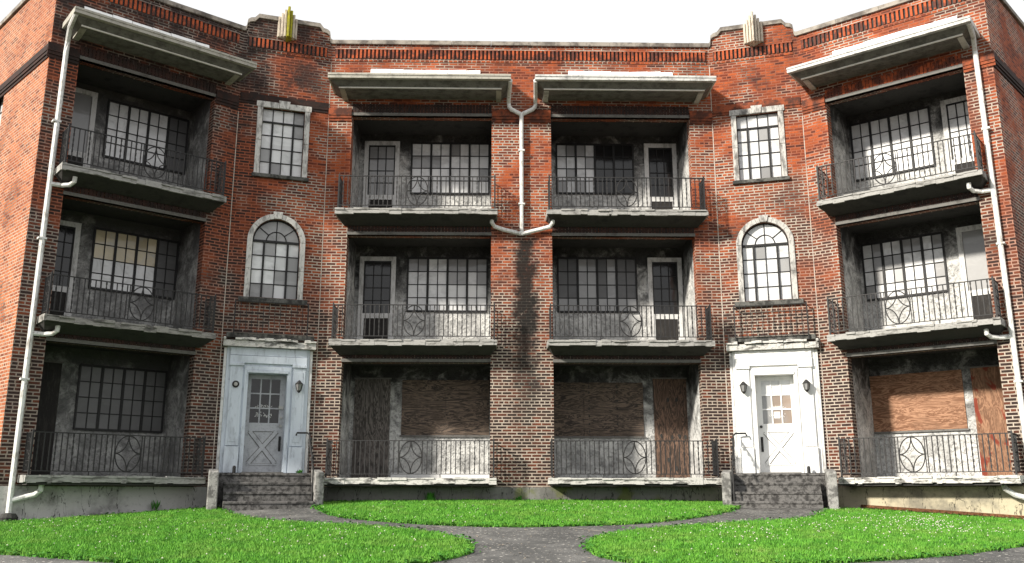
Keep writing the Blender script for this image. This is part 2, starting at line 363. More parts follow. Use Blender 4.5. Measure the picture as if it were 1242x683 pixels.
left = chaikin([(-8.2,12.75),(-6.96,12.3),(-5.6,11.55),(-4.4,10.9),(-3,10.6),(-1.5,10.75),(-.9,11.6),(-.85,12.4),(-1.1,13.3),(-1.6,14.1),(-2.4,14.85),(-3.2,15.35),(-4.05,15.7),(-4.9,16.6)], 1)+[(-5.5,17.5),(-5.85,18.35),(-6.15,18.95),(-9.4,16.6),(-10.0,16.9),(-12.5,18.5),(-12.9,12.9)]
right = chaikin([(8.3,13.9),(6.72,12.95),(5.5,12.0),(4.1,11.25),(2.5,10.7),(1.2,10.6),(.65,11.3),(.55,12.2),(.75,13.2),(1.2,13.95),(1.96,14.6),(2.9,15.2),(3.7,15.75),(4.6,16.15),(5.1,16.7)], 1)+[(5.55,17.6),(5.95,18.4),(6.2,18.9),(9.4,16.6),(10.0,16.9),(12.5,18.5),(12.9,14.2)]
def lawn(poly, name, label, cat, nb, seed):
    rs = np.random.RandomState(seed); P = np.array(poly); x0, y0 = P.min(0); x1, y1 = P.max(0)
    st = .09; xs = np.arange(x0-st, x1+st, st); ys = np.arange(y0-st, y1+st, st)
    X, Y = np.meshgrid(xs, ys); ins = inside(poly, X, Y)
    JX = X+rs.uniform(-.02, .02, X.shape); JY = Y+rs.uniform(-.02, .02, X.shape)
    hump = rs.uniform(.02, .045, X.shape)
    v = []; idx = {}; f = []
    def vid(j, i, low):
        k = (j, i, low)
        if k not in idx:
            idx[k] = len(v); v.append((JX[j,i], JY[j,i], gz(JX[j,i], JY[j,i])+(0 if low else hump[j,i])))
        return idx[k]
    H, Wd = X.shape; cell = ins[:-1,:-1] & ins[1:,1:] & ins[:-1,1:] & ins[1:,:-1]
    for j in range(H-1):
        for i in range(Wd-1):
            if not cell[j,i]: continue
            f.append((vid(j,i,0), vid(j,i+1,0), vid(j+1,i+1,0), vid(j+1,i,0)))
            for dj, di, A, Bq in ((-1,0,(j,i),(j,i+1)), (1,0,(j+1,i),(j+1,i+1)), (0,-1,(j,i),(j+1,i)), (0,1,(j,i+1),(j+1,i+1))):
                jj, ii = j+dj, i+di
                if jj < 0 or ii < 0 or jj >= H-1 or ii >= Wd-1 or not cell[jj,ii]:
                    f.append((vid(*A,0), vid(*Bq,0), vid(*Bq,1), vid(*A,1)))
    nv = len(v); nf = len(f); mi = [0]*nf
    # blades
    px = rs.uniform(x0, x1, nb*3); py = rs.uniform(y0, y1, nb*3); ok = inside(poly, px, py) & (np.abs(px) < 10.5); px = px[ok][:nb]; py = py[ok][:nb]; n = len(px)
    gzv = .6+.068*np.clip(py, -2, 21)-.0015*np.minimum(np.abs(px), 12)**2
    cl = np.sin(px*3.1+np.sin(py*2.3)*2)*np.cos(py*2.7+np.sin(px*1.9))
    h = (rs.uniform(.012, .048, n))*(1+.12*cl); w = rs.uniform(.006, .013, n); an = rs.uniform(0, 2*np.pi, n); le = rs.uniform(0, 1.3, n)*h; la = rs.uniform(0, 2*np.pi, n)
    dx, dy = np.cos(an)*w, np.sin(an)*w; tx, ty = np.cos(la)*le, np.sin(la)*le
    V = np.zeros((n, 3, 3)); V[:,0] = np.stack([px-dx, py-dy, gzv+.01], 1); V[:,1] = np.stack([px+dx, py+dy, gzv+.01], 1); V[:,2] = np.stack([px+tx, py+ty, gzv+.035+h], 1)
    allv = np.concatenate([np.array(v), V.reshape(-1, 3)])
    me = bpy.data.meshes.new(name)
    me.vertices.add(len(allv)); me.vertices.foreach_set('co', allv.ravel())
    loops = [k for q_ in f for k in q_]; tri = (np.arange(n*3)+nv)
    me.loops.add(len(loops)+n*3); me.loops.foreach_set('vertex_index', np.concatenate([np.array(loops, int), tri]))
    ls = np.concatenate([np.arange(nf)*4, nf*4+np.arange(n)*3]); me.polygons.add(nf+n); me.polygons.foreach_set('loop_start', ls)
    me.materials.append(M['turf']); me.materials.append(M['grass'])
    me.polygons.foreach_set('material_index', np.concatenate([np.zeros(nf, int), np.ones(n, int)]))
    me.update(calc_edges=True); me.validate()
    o = bpy.data.objects.new(name, me); C.objects.link(o); thing(o, label, cat, kind='stuff'); return o
lawn(island, 'lawn', 'lens shaped green lawn between the curved path and the middle of the facade', 'lawn', 80000, 1)
lawn(left, 'lawn', 'green lawn at the left, below the left wing and its white downspout', 'lawn', 150000, 2)
lawn(right, 'lawn', 'green lawn at the right, thick with clover flowers below the right wing', 'lawn', 150000, 3)

def clover():
    rs = random.Random(5); bm = bmesh.new(); t = bmesh.new(); bmesh.ops.create_icosphere(t, subdivisions=1, radius=1)
    tv = [v.co.copy() for v in t.verts]; tf = [[v.index for v in f.verts] for f in t.faces]; t.free()
    vs = []; fs = []
    cl = [(rs.uniform(5.6, 7.2), rs.uniform(14.5, 16.8)) for _ in range(14)]+[(rs.uniform(2, 6), rs.uniform(13, 15)) for _ in range(8)]+[(rs.uniform(-4.6, -2.4), rs.uniform(13.5, 15)) for _ in range(10)]+[(rs.uniform(-9, -4), rs.uniform(13, 16.5)) for _ in range(8)]+[(rs.uniform(-3.5, 3.5), rs.uniform(15.5, 18)) for _ in range(10)]
    n = 0
    while n < 1000:
        if rs.random() < .55:
            c = rs.choice(cl[:22] if rs.random() < .5 else cl); x = c[0]+rs.gauss(0, .45); y = c[1]+rs.gauss(0, .5)
        else: x = rs.uniform(-9.5, 9.5); y = rs.uniform(11, 19)
        if not any(inside(p, np.array(x), np.array(y)) for p in (island, left, right)): continue
        n += 1; r = rs.uniform(.006, .012); z = gz(x, y)+rs.uniform(.05, .09); i = len(vs)
        vs += [(x+v.x*r, y+v.y*r, z+v.z*r*.85) for v in tv]; fs += [[k+i for k in f] for f in tf]
    me = bpy.data.meshes.new('clover_flowers'); me.from_pydata(vs, [], fs); me.materials.append(M['clover'])
    o = bpy.data.objects.new('clover_flowers', me); C.objects.link(o)
    thing(o, 'tiny white clover flowers scattered over the green lawns', 'flowers', kind='stuff')
clover()
def weeds_edge():
    # broad low leaves along lawn edges
    rs = random.Random(9); vs = []; fs = []
    for poly, (xa, xb) in ((island, (-9, 9)), (left, (-9, 0)), (right, (0, 9))):
        P = poly+[poly[0]]
        for k in range(len(poly)):
            A, Bq = P[k], P[k+1]; Ln = math.hypot(Bq[0]-A[0], Bq[1]-A[1])
            if (A[1] > 18 and Bq[1] > 18 and poly is not island) or abs(A[0]) > 9.3: continue
            for _ in range(int(Ln*55)):
                t = rs.random(); x = A[0]+(Bq[0]-A[0])*t+rs.gauss(0, .05); y = A[1]+(Bq[1]-A[1])*t+rs.gauss(0, .05)
                if y > 19.9: y = 19.9
                z = gz(x, y)+rs.uniform(.02, .08); an = rs.uniform(0, 6.3); r = rs.uniform(.015, .04); i = len(vs); tl = rs.uniform(-.6, .6)
                u = Vector((math.cos(an), math.sin(an), tl))*r; w = Vector((-math.sin(an), math.cos(an), rs.uniform(-.5, .5)))*r*.6; p = Vector((x, y, z))
                vs += [tuple(p-u), tuple(p+w), tuple(p+u), tuple(p-w)]; fs.append((i, i+1, i+2, i+3))
    me = bpy.data.meshes.new('edge_weeds'); me.from_pydata(vs, [], fs); me.materials.append(M['leaf'])
    o = bpy.data.objects.new('edge_weeds', me); C.objects.link(o); thing(o, 'ragged low weeds creeping over the edges of the lawns onto the path', 'weeds', kind='stuff')
weeds_edge()
def draped(name, pts, w, mat, dz):
    mb = MB()
    for k in range(len(pts)-1):
        A, Bq = Vector(pts[k]), Vector(pts[k+1]); d = (Bq-A).normalized(); nn = Vector((-d.y, d.x))*w/2; m = 6
        for j in range(m):
            P0 = A.lerp(Bq, j/m); P1 = A.lerp(Bq, (j+1)/m)
            mb.quad([(p.x, p.y, gz(p.x, p.y)+dz) for p in (P0-nn, P1-nn, P1+nn, P0+nn)])
    o = mb.build(name, mat); o['kind'] = 'structure'; return o
draped('path_joint', [(-2.0,14.3),(-1.45,14.98)], .05, M['coping'], .016)
draped('path_joint', [(.6,14.75),(1.25,13.95)], .05, M['coping'], .016)
def litter():
    rs = random.Random(21); vs = []; fs = []; n = 0
    while n < 420:
        x = rs.gauss(0, 2.2) if rs.random() < .6 else rs.uniform(-6.5, 6.5); y = rs.uniform(11, 18.3)
        if any(inside(p, np.array(x), np.array(y)) for p in (island, left, right)): continue
        n += 1; z = gz(x, y)+.016+rs.uniform(0, .006); an = rs.uniform(0, 6.3); r = rs.uniform(.008, .028); i = len(vs)
        u = Vector((math.cos(an), math.sin(an), rs.uniform(0, .3)))*r; w = Vector((-math.sin(an), math.cos(an), rs.uniform(0, .3)))*r*rs.uniform(.2, .7); p = Vector((x, y, z))
        vs += [tuple(p-u), tuple(p+w), tuple(p+u), tuple(p-w)]; fs.append((i, i+1, i+2, i+3))
    me = bpy.data.meshes.new('leaf_litter'); me.from_pydata(vs, [], fs); me.materials.append(M['litter'])
    o = bpy.data.objects.new('leaf_litter', me); C.objects.link(o); thing(o, 'dry leaf crumbs and petals scattered over the dark path', 'litter', kind='stuff')
M['litter'] = plain('dry_litter', (.42,.36,.28), .9, .6, (.12,.09,.05), 8)
litter()
# bark mulch bed against the right foundation
mb = MB()
for k in range(24):
    t0, t1 = .6+k*.125, .6+(k+1)*.125; r0 = .10+.16*math.sin(math.pi*min(1, k/20))
    P = [FRW.at(t0, .03, 0), FRW.at(t1, .03, 0), FRW.at(t1, r0+random.uniform(0,.06), 0), FRW.at(t0, r0, 0)]
    mb.quad([(p.x, p.y, gz(p.x, p.y)+(.10 if i < 2 else .055)) for i, p in enumerate(P)])
o = mb.build('mulch_bed', M['mulch']); thing(o, 'rusty brown strip of bark mulch along the tan foundation of the right wing', 'mulch', kind='stuff')

# ------------------------------------------------------------------ levels
ZS = [2.464, 5.388, 8.351]; ZL = [4.964, 7.875, 10.783]
ZF, ZT = 2.27, 12.60; TH = .26

def wall_with(fr, t0, t1, cols, mats, mi=0):
    """cols: list of (ta, tb, [(z0,z1),...]) openings"""
    mb = PB(); t = t0
    for ta, tb, hs in cols:
        if ta > t: mb.box(fr, t, ta, -TH, 0, ZF, ZT)
        z = ZF
        for z0, z1 in hs:
            if z0 > z: mb.box(fr, ta, tb, -TH, 0, z, z0)
            z = z1
        mb.box(fr, ta, tb, -TH, 0, z, ZT); t = tb
    if t < t1: mb.box(fr, t, t1, -TH, 0, ZF, ZT)
    return mb
hs = list(zip([z-.004 for z in ZS], ZL))
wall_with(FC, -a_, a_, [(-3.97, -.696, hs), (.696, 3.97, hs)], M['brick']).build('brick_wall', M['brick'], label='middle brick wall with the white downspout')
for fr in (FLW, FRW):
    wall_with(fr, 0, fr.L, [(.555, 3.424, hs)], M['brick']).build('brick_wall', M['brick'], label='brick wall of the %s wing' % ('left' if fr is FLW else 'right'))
GA = (.50, 1.53, 6.33, 7.62, .515)     # arched window: t0,t1,z0,spring,r
GS = (.55, 1.49, 9.17, 10.78)
for fr in (FLD, FRD):
    mb = wall_with(fr, 0, fr.L, [(.50, 1.53, [(2.55, 4.72), (GA[2], 8.14)])], M['brick'])
    # fix upper part: cut the square window out of the column above the arch
    mb = PB()
    mb.box(fr, 0, .50, -TH, 0, ZF, ZT); mb.box(fr, 1.53, fr.L, -TH, 0, ZF, ZT)
    mb.box(fr, .50, 1.53, -TH, 0, ZF, 2.5); mb.box(fr, .5, 1.53, -TH, 0, 4.72, GA[2])
    mb.box(fr, .50, 1.53, -TH, 0, 8.14, GS[2]); mb.box(fr, .50, .55, -TH, 0, GS[2], GS[3]); mb.box(fr, 1.49, 1.53, -TH, 0, GS[2], GS[3])
    mb.box(fr, .50, 1.53, -TH, 0, GS[3], ZT)
    n = 16; tc_ = 1.015
    for k in range(n):
        a0, a1 = math.pi*k/n, math.pi*(k+1)/n
        p0 = (tc_-.515*math.cos(a0), GA[3]+.515*math.sin(a0)); p1 = (tc_-.515*math.cos(a1), GA[3]+.515*math.sin(a1))
        mb.hexa(fr, [(p0[0],-TH,p0[1]),(p1[0],-TH,p1[1]),(p1[0],0,p1[1]),(p0[0],0,p0[1])], [(p0[0],-TH,8.14),(p1[0],-TH,8.14),(p1[0],0,8.14),(p0[0],0,8.14)])
    # raised parapet with scooped shoulders
    pr = [(.06, .10), (.10, .22), (.17, .33), (.30, .40)]
    prev = (.0, ZT)
    prof = [(.05, 12.66), (.07, 12.80), (.13, 12.85), (.22, 12.87), (.27, 12.93), (.31, 12.98), (fr.L-.31, 12.98), (fr.L-.27, 12.93), (fr.L-.22, 12.87), (fr.L-.13, 12.85), (fr.L-.07, 12.80), (fr.L-.05, 12.66)]
    for (ta, za), (tb, zb) in zip(prof[:-1], prof[1:]):
        mb.hexa(fr, [(ta,-TH,ZT),(tb,-TH,ZT),(tb,0,ZT),(ta,0,ZT)], [(ta,-TH,za),(tb,-TH,zb),(tb,0,zb),(ta,0,za)])
    mb.build('brick_wall', M['brick'], label='narrow brick wall over the %s entrance' % ('left' if fr is FLD else 'right'))
    cp = PB()
    prof = [(0, 12.60), (.04, 12.62)]+prof[:]+[(fr.L-.04, 12.62), (fr.L, 12.60)]
    for (ta, za), (tb, zb) in zip(prof[:-1], prof[1:]):
        za += .001; zb += .001
        cp.hexa(fr, [(ta,-TH-.04,za),(tb,-TH-.04,zb),(tb,.05,zb),(ta,.05,za)], [(ta,-TH-.04,za+.10),(tb,-TH-.04,zb+.10),(tb,.05,zb+.10),(ta,.05,za+.10)])
    cp.build('parapet_coping', M['coping'])
    # fluted emblem
    em = PB(); w = .45; t0 = 1.06-w/2
    offs = [.06, .15, .24, .33, .24, .15, .06]; tops = [12.98+.1, 13.03+.1, 13.08+.1, 13.13+.1, 13.08+.1, 13.03+.1, 12.98+.1]
    for k in range(7):
        ta = t0+w*k/7; mi = 1 if (fr is FLD and k in (2, 3)) else 0
        # fins with a ridge: triangular prisms
        tb = ta+w/7; o1 = offs[k]; zb_ = 12.56-.03*(3-abs(3-k))
        em.hexa(fr, [(ta,0.0,zb_),(tb,0.0,zb_),(tb-.004,o1,zb_),(ta+.004,o1,zb_)], [(ta,0.0,tops[k]),(tb,0.0,tops[k]),(tb-.004,o1,tops[k]),(ta+.004,o1,tops[k])], mi)
        em.box(fr, ta+.018, tb-.018, o1, o1+.03, zb_, tops[k]-.01, mi)
    em.build('parapet_emblem', [M['emblem'], M['moss']], label='fluted stone emblem streaked with yellow green moss' if fr is FLD else 'fluted tan stone emblem')
for fr in (FLS, FRS):
    mb = PB()
    if fr is FLS:
        wn_ = [(3.0, 4.0)]
        mb.box(fr, 0, 2.6, -TH, 0, ZF, ZT); mb.box(fr, 3.7, 9, -TH, 0, ZF, ZT); z = ZF
        for k in range(3):
            z0, z1 = [(3.35, 4.85), (6.3, 7.8), (9.2, 10.8)][k]
            mb.box(fr, 2.6, 3.7, -TH, 0, z, z0); z = z1
        mb.box(fr, 2.6, 3.7, -TH, 0, z, ZT)
    else: mb.box(fr, 0, 9, -TH, 0, ZF, ZT)
    mb.build('brick_wall', M['brick_sunlit'] if fr is FLS else M['brick'], label='sunlit orange brick side wall at the left corner' if fr is FLS else 'shaded brick side wall at the right corner')
# coping on straight runs
for fr, t0, t1 in ((FC, -a_, a_), (FLW, 0, FLW.L+.03), (FRW, 0, FRW.L+.03), (FLS, .0, 9), (FRS, .0, 9)):
    mb = PB(); t = t0
    while t < t1-.01:
        e = min(t1, t+.95); mb.box(fr, t, e-.006, -TH-.04, .055, ZT+random.uniform(0, .006), ZT+.10+random.uniform(-.004, .006)); t = e
    mb.build('parapet_coping', M['coping'])
# dentil course and the strip above, belt course
def dentils(fr, t0, t1):
    mb = PB(); n = int((t1-t0)/.095); p = (t1-t0)/n
    for k in range(n): mb.box(fr, t0+k*p+.02, t0+k*p+.02+.050, .001, .042+random.uniform(0,.006), 12.23, 12.46)
    mb.build('brick_dentils', M['dentil'])
    mb = PB(); mb.box(fr, t0, t1, .0, .004, 12.229, 12.461); mb.build('dentil_gap_shade_dirt', M['under'])  # dark backing paints shade and dirt into the dentil gaps
    mb = PB(); mb.box(fr, t0, t1, .001, .035, 12.462, 12.53); mb.box(fr, t0, t1, .001, .018, 12.16, 12.228); mb.build('brick_course', M['brick'])
dentils(FC, -a_+.08, a_-.08)
for fr in (FLD, FRD): dentils(fr, .1, fr.L-.1)
for fr in (FLW, FRW): dentils(fr, .1, fr.L-.02)
def belt(fr, t0, t1):
    mb = PB()
    for z0, z1, o in ((10.64,10.70,.022), (10.705,10.765,.045), (10.77,10.83,.06), (10.835,10.895,.05), (10.90,10.955,.03)):
        mb.box(fr, t0, t1, .001, o, z0, z1)
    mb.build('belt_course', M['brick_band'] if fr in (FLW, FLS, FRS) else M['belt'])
belt(FLS, 0, 9); belt(FRS, 0, 9)
for fr in (FLW, FRW): belt(fr, 0.02, .545); belt(fr, 3.43, fr.L+.05)
belt(FC, -.69, .69); belt(FC, -a_, -3.98); belt(FC, 3.98, a_)
for fr in (FLD, FRD):
    mb = PB()
    for z0, z1, o in ((10.705,10.765,.03), (10.77,10.83,.06), (10.835,10.895,.05), (10.90,10.955,.03)):
        zz = 10.0
        mb.box(fr, .02, fr.L-.02, .001, o*.5, z0+.12, z1+.12)
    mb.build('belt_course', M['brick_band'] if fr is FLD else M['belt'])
# pale joints at the folds
for fr in (FLD, FRD):
    mb = PB(); mb.box(fr, -.008, .010, .0, .006, 2.28, 12.1); mb.build('wall_joint', M['seam'])
    mb = PB(); mb.box(fr, fr.L-.010, fr.L+.008, .0, .006, 2.28, 10.6); mb.build('wall_joint', M['seam'])
# foundation
for fr, t0, t1 in ((FC, -a_, a_), (FLD, 0, FLD.L), (FRD, 0, FRD.L), (FLW, 0, FLW.L), (FRW, 0, FRW.L), (FLS, 0, 9), (FRS, 0, 9)):
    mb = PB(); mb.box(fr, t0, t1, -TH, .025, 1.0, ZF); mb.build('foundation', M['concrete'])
# roof and rear
mb = PB()
e1, e2 = FLS.at(8.9, -.1, 0), FRS.at(8.9, -.1, 0)
ring = [FLS.at(0,-.2,0), FLW.at(0,-.2,0), FLD.at(0,-.2,0), FRD.at(0,-.2,0), FRW.at(0,-.2,0), FRS.at(0,-.2,0), e2, e1]
mb.quad([(p.x, p.y, 12.35) for p in ring]); mb.build('roof', M['hood_under'])
mb = PB(); mb.quad([(e1.x, e1.y+.15, 1), (e2.x, e2.y+.15, 1), (e2.x, e2.y+.15, 12.6), (e1.x, e1.y+.15, 12.6)]); mb.build('rear_wall', M['brick'])

# ------------------------------------------------------------------ recessed porches, soldier courses, lintels
BK = -1.45
def porch(fr, t0, t1, i):
    mb = PB(); zs, zl = ZS[i], ZL[i]
    a, b = min(t0, t1), max(t0, t1)
    mb.box(fr, a-.15, b+.15, BK-.15, BK, zs-.15, zl+.3)           # back wall
    mb.box(fr, a-.15, a, BK, -TH, zs-.15, zl+.3); mb.box(fr, b, b+.15, BK, -TH, zs-.15, zl+.3)
    cb_ = PB(); cb_.box(fr, a, b, BK, -.05, zl+.12, zl+.25); cb_.build('porch_ceiling', M['under'])  # near-black ceiling colour paints in the shade at the porch top
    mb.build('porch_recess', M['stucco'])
    mb = PB(); mb.box(fr, a, b, BK, -.0, zs-.14, zs-.003); mb.build('porch_floor', M['steps'])
    mb = PB(); mb.box(fr, a-.01, b+.01, -.10, .018, zl, zl+.07); mb.build('lintel', M['lintel'])
    mb = PB(); n = int((b-a)/.075); p = (b-a)/n
    for k in range(n): mb.box(fr, a+k*p+.005, a+k*p+p-.006, .001, .012+random.uniform(0,.004)+(.012 if k % 2 else 0), zl+.073, zl+.285)
    mb.build('soldier_course', M['dentil'] if (i == 2 and fr is FRW) else M['brick_band'])  # near-black brick paints shade under hoods; sunlit right wing course stays orange
bays = [('CL', FC, -3.97, -.696), ('CR', FC, .696, 3.97), ('LW', FLW, .555, 3.424), ('RW', FRW, .555, 3.424)]
for nme, fr, a, b in bays:
    for i in range(3): porch(fr, a, b, i)

# ------------------------------------------------------------------ windows and doors in the porches
def window(fr, t0, t1, z0, z1, off, cols, rows, pick, heavy=2, label=None, hz=None):
    mb = PB(); a, b = min(t0, t1), max(t0, t1)
    w = (b-a)/cols; h = (z1-z0)/rows
    mb.box(fr, a-.02, b+.02, off, off+.045, z0-.03, z0+.012); mb.box(fr, a-.02, b+.02, off, off+.045, z1-.012, z1+.03)
    mb.box(fr, a-.025, a+.012, off, off+.044, z0, z1); mb.box(fr, b-.012, b+.025, off, off+.044, z0, z1)
    for c in range(1, cols):
        t = a+c*w; r = .026 if (heavy and c % heavy == 0) else .010
        mb.box(fr, t-r, t+r, off, off+(.042 if r > .02 else .030), z0+.012, z1-.012)
    for k in range(1, rows):
        z = z0+k*h; r = .010
        if hz and k in hz: r = .022
        mb.box(fr, a+.012, b-.012, off, off+.028, z-r, z+r)
    o = mb.build('window', M['steel'], label=label)
    g_ = PB(); keys = ['pane_pale', 'pane_mid', 'pane_dark', 'pane_gold', 'pane_brown', 'pane_dim']
    for c in range(cols):
        for k in range(rows):
            q_ = pick(c, k); x0, x1, y0, y1 = a+c*w, a+(c+1)*w, z0+k*h, z0+(k+1)*h
            r1, r2 = random.uniform(-.004, .004), random.uniform(-.004, .004)
            g_.quad([fr.at(x0, off+.012+r1, y0), fr.at(x1, off+.012+r2, y0), fr.at(x1, off+.012-r1, y1), fr.at(x0, off+.012-r2, y1)], mi=keys.index('pane_'+q_))
    gp = g_.build('window_pane', [M[k] for k in keys], parent=o)
    return o
def rnd(main, alt, p):
    return lambda c, k: alt if random.random() < p else main

def pdoor(fr, t0, t1, zs, zt, kind, label=None, trim=True):
    a, b = min(t0, t1), max(t0, t1); mb = PB(); of = BK+.001
    if trim:
        w = .105
        mb.box(fr, a, a+w, of, of+.05, zs, zt-w); mb.box(fr, b-w, b, of, of+.05, zs, zt-w); mb.box(fr, a, b, of, of+.052, zt-w, zt)
    a2, b2 = a+.105, b-.105; h = zt-.105-zs; zm = zs+h*.37
    if kind in ('grid', 'plain'):
        mb.box(fr, a2, b2, of, of+.034, zm, zm+.12); mb.box(fr, a2, b2, of, of+.034, zs, zs+.07)
        mb.box(fr, a2, a2+.035, of, of+.033, zs+.07, zm); mb.box(fr, b2-.035, b2, of, of+.033, zs+.07, zm)
    o = mb.build('balcony_door', M['trim'], label=label)
    d = PB(); d.box(fr, a2+.035, b2-.035, of, of+.014, zs+.07, zm); d.build('door_panel', M['dark'], parent=o)
    g_ = PB(); mi = 0
    if kind == 'grid':
        n, r = 3, 4; W_ = (b2-a2-.06)/n; H_ = (zt-.105-zm-.12-.04)/r
        f_ = PB(); f_.box(fr, a2, a2+.03, of, of+.03, zm+.12, zt-.105); f_.box(fr, b2-.03, b2, of, of+.03, zm+.12, zt-.105)
        f_.box(fr, a2, b2, of, of+.029, zt-.145, zt-.105)
        for k in range(1, n): f_.box(fr, a2+.03+k*W_-.011, a2+.03+k*W_+.011, of, of+.026, zm+.12, zt-.145)
        for k in range(1, r): f_.box(fr, a2+.03, b2-.03, of, of+.024, zm+.12+k*H_-.010, zm+.12+k*H_+.010)
        f_.build('door_sash', M['steel'], parent=o)
    return o, (a2, b2, zm+.12, zt-.105, of)
def dpane(d, fr, key, cols=1, rows=1):
    o, (a, b, z0, z1, of) = d; g_ = PB(); W_ = (b-a)/cols; H_ = (z1-z0)/rows
    for c in range(cols):
        for k in range(rows):
            r1 = random.uniform(-.003, .003)
            g_.quad([fr.at(a+c*W_, of+.010+r1, z0+k*H_), fr.at(a+(c+1)*W_, of+.010, z0+k*H_), fr.at(a+(c+1)*W_, of+.010-r1, z0+(k+1)*H_), fr.at(a+c*W_, of+.010, z0+(k+1)*H_)])
    g_.build('door_pane', M['pane_'+key], parent=o)
def board(fr, t0, t1, z0, z1, mat, label, joints=0, holes=None, vert=False):
    a, b = min(t0, t1), max(t0, t1); mb = PB(); n = joints+1
    for k in range(n):
        x0 = a+(b-a)*k/n; x1 = a+(b-a)*(k+1)/n
        mb.box(fr, x0+.002, x1-.002, BK+.002, BK+.026+.004*(k % 2), z0, z1)
    o = mb.build('plywood_board', mat, label=label)
    if holes:
        h = PB()
        for (x, z, r) in holes:
            n_ = 8; P = [fr.at(x+r*.6*math.cos(6.283*j/n_)*random.uniform(.7,1.2), BK+.035, z+r*math.sin(6.283*j/n_)*random.uniform(.8,1.3)) for j in range(n_)]
            h.quad(P)
        h.build('board_holes', M['under'], parent=o)
    s = PB(); s.box(fr, a-.03, b+.03, BK, BK+.05, z0-.04, z0-.003) if not vert else s.box(fr, a-.02, b+.02, BK, BK+.04, z1+.003, z1+.03)
    s.build('board_ledge', M['lintel'], parent=o)
    return o

# middle left bay
window(FC, -2.68, -.77, 9.36, 10.66, BK, 8, 4, rnd('pale', 'mid', .15), label='wide steel window with pale papered panes')
dpane(pdoor(FC, -3.86, -2.99, ZS[2], 10.71, 'grid'), FC, 'mid', 3, 4)
window(FC, -2.70, -.80, 6.40, 7.69, BK, 8, 4, lambda c, k: 'pale' if k < 2 else ('mid' if random.random() < .6 else 'pale'))
dpane(pdoor(FC, -3.87, -3.0, ZS[1], 7.73, 'grid'), FC, 'dark', 3, 4)
board(FC, -2.77, -.72, 3.46, 4.74, M['ply_grey'], 'large weathered grey plywood board over the window left of the brick pier', 1)
board(FC, -3.88, -3.04, ZS[0], 4.76, M['ply_dark'], 'dark plywood board with a few black holes over the doorway', 0, [(x, z, .04) for x, z in ((-3.75,4.35),(-3.18,4.35),(-3.6,3.98),(-3.4,3.92),(-3.15,4.0),(-3.45,3.5),(-3.72,2.8),(-3.5,2.66),(-3.2,2.72),(-3.3,3.0))], True)
mb = PB(); mb.box(FC, -2.98, -.71, BK+.002, BK+.03, ZS[0], 2.60); mb.build('skirting', M['paint'])
# middle right bay
window(FC, .93, 2.83, 9.39, 10.66, BK, 8, 4, lambda c, k: 'mid' if c < 4 and random.random() < .4 else ('pale' if c < 4 else 'dark'), label='wide steel window, pale panes at its left half and black panes at its right')  # black right-hand panes paint in the reflection of dark trees
dpane(pdoor(FC, 3.12, 3.93, ZS[2], 10.70, 'grid'), FC, 'dark', 3, 4)
window(FC, .93, 2.82, 6.40, 7.71, BK, 8, 4, lambda c, k: 'mid' if c in (2, 3, 5) or k < 1 else 'dim')
dpane(pdoor(FC, 3.11, 3.94, ZS[1], 7.74, 'grid', label='white door with a wide white middle rail over a black lower panel'), FC, 'dark', 3, 4)
board(FC, .79, 2.90, 3.44, 4.69, M['ply_grey'], 'large weathered plywood board over the window right of the brick pier', 2, [(x, z, .03) for x in (1.62, 2.28) for z in (3.55,3.72,3.9,4.08,4.26,4.45,4.6)])
board(FC, 3.14, 3.93, ZS[0], 4.78, M['ply_brown'], 'brown plywood door board with rows of black holes', 0, [(x, z, .055) for x, z in ((3.48,4.28),(3.68,4.28),(3.3,3.45),(3.55,3.42),(3.72,3.44),(3.86,3.42),(3.45,2.9),(3.62,2.7))], True)
# left wing
window(FLW, .61, 2.38, 9.36, 10.65, BK, 8, 4, lambda c, k: 'dim' if c < 2 else 'pale', label='wide steel window with pale panes, dim at its right end')
dpane(pdoor(FLW, 2.64, 3.40, ZS[2], 10.75, 'plain', label='white framed door with one plain grey pane'), FLW, 'mid')
window(FLW, .60, 2.38, 6.40, 7.69, BK, 8, 4, lambda c, k: 'dim' if c < 2 else ('gold' if k > 1 else 'pale'), label='wide steel window with amber tinted upper panes')
dpane(pdoor(FLW, 2.68, 3.41, ZS[1], 7.74, 'grid'), FLW, 'dark', 3, 4)
window(FLW, .61, 2.38, 3.44, 4.73, BK, 8, 4, rnd('dim', 'dim', .15), label='wide steel window with dull grey panes')
board(FLW, 2.74, 3.41, ZS[0], 4.74, M['dark'], 'black boarded doorway in the shade', 0, None, True)
# right wing
window(FRW, .64, 2.37, 9.29, 10.66, BK, 8, 4, rnd('pale', 'pale', .06), label='wide steel window glaring white in the sun')
dpane(pdoor(FRW, 2.64, 3.41, ZS[2], 10.73, 'grid', label='white door with pale panes in dark glazing bars'), FRW, 'pale', 3, 4)
window(FRW, .65, 2.36, 6.42, 7.70, BK, 8, 4, rnd('pale', 'mid', .4))
dpane(pdoor(FRW, 2.66, 3.41, ZS[1], 7.76, 'plain', label='white framed door with one plain blue grey pane'), FRW, 'mid')
board(FRW, .54, 2.45, 3.46, 4.69, M['ply_orange'], 'clean orange plywood board over the window of the right wing', 0)
board(FRW, 2.62, 3.41, ZS[0], 4.70, M['ply_red'], 'orange plywood door board with dark red stains', 0, None, True)
# side windows on the left flank
for z0, z1 in ((3.35,4.85),(6.3,7.8),(9.2,10.8)): window(FLS, 2.62, 3.68, z0+.03, z1-.03, -.12, 4, 4, rnd('pale', 'mid', .4))

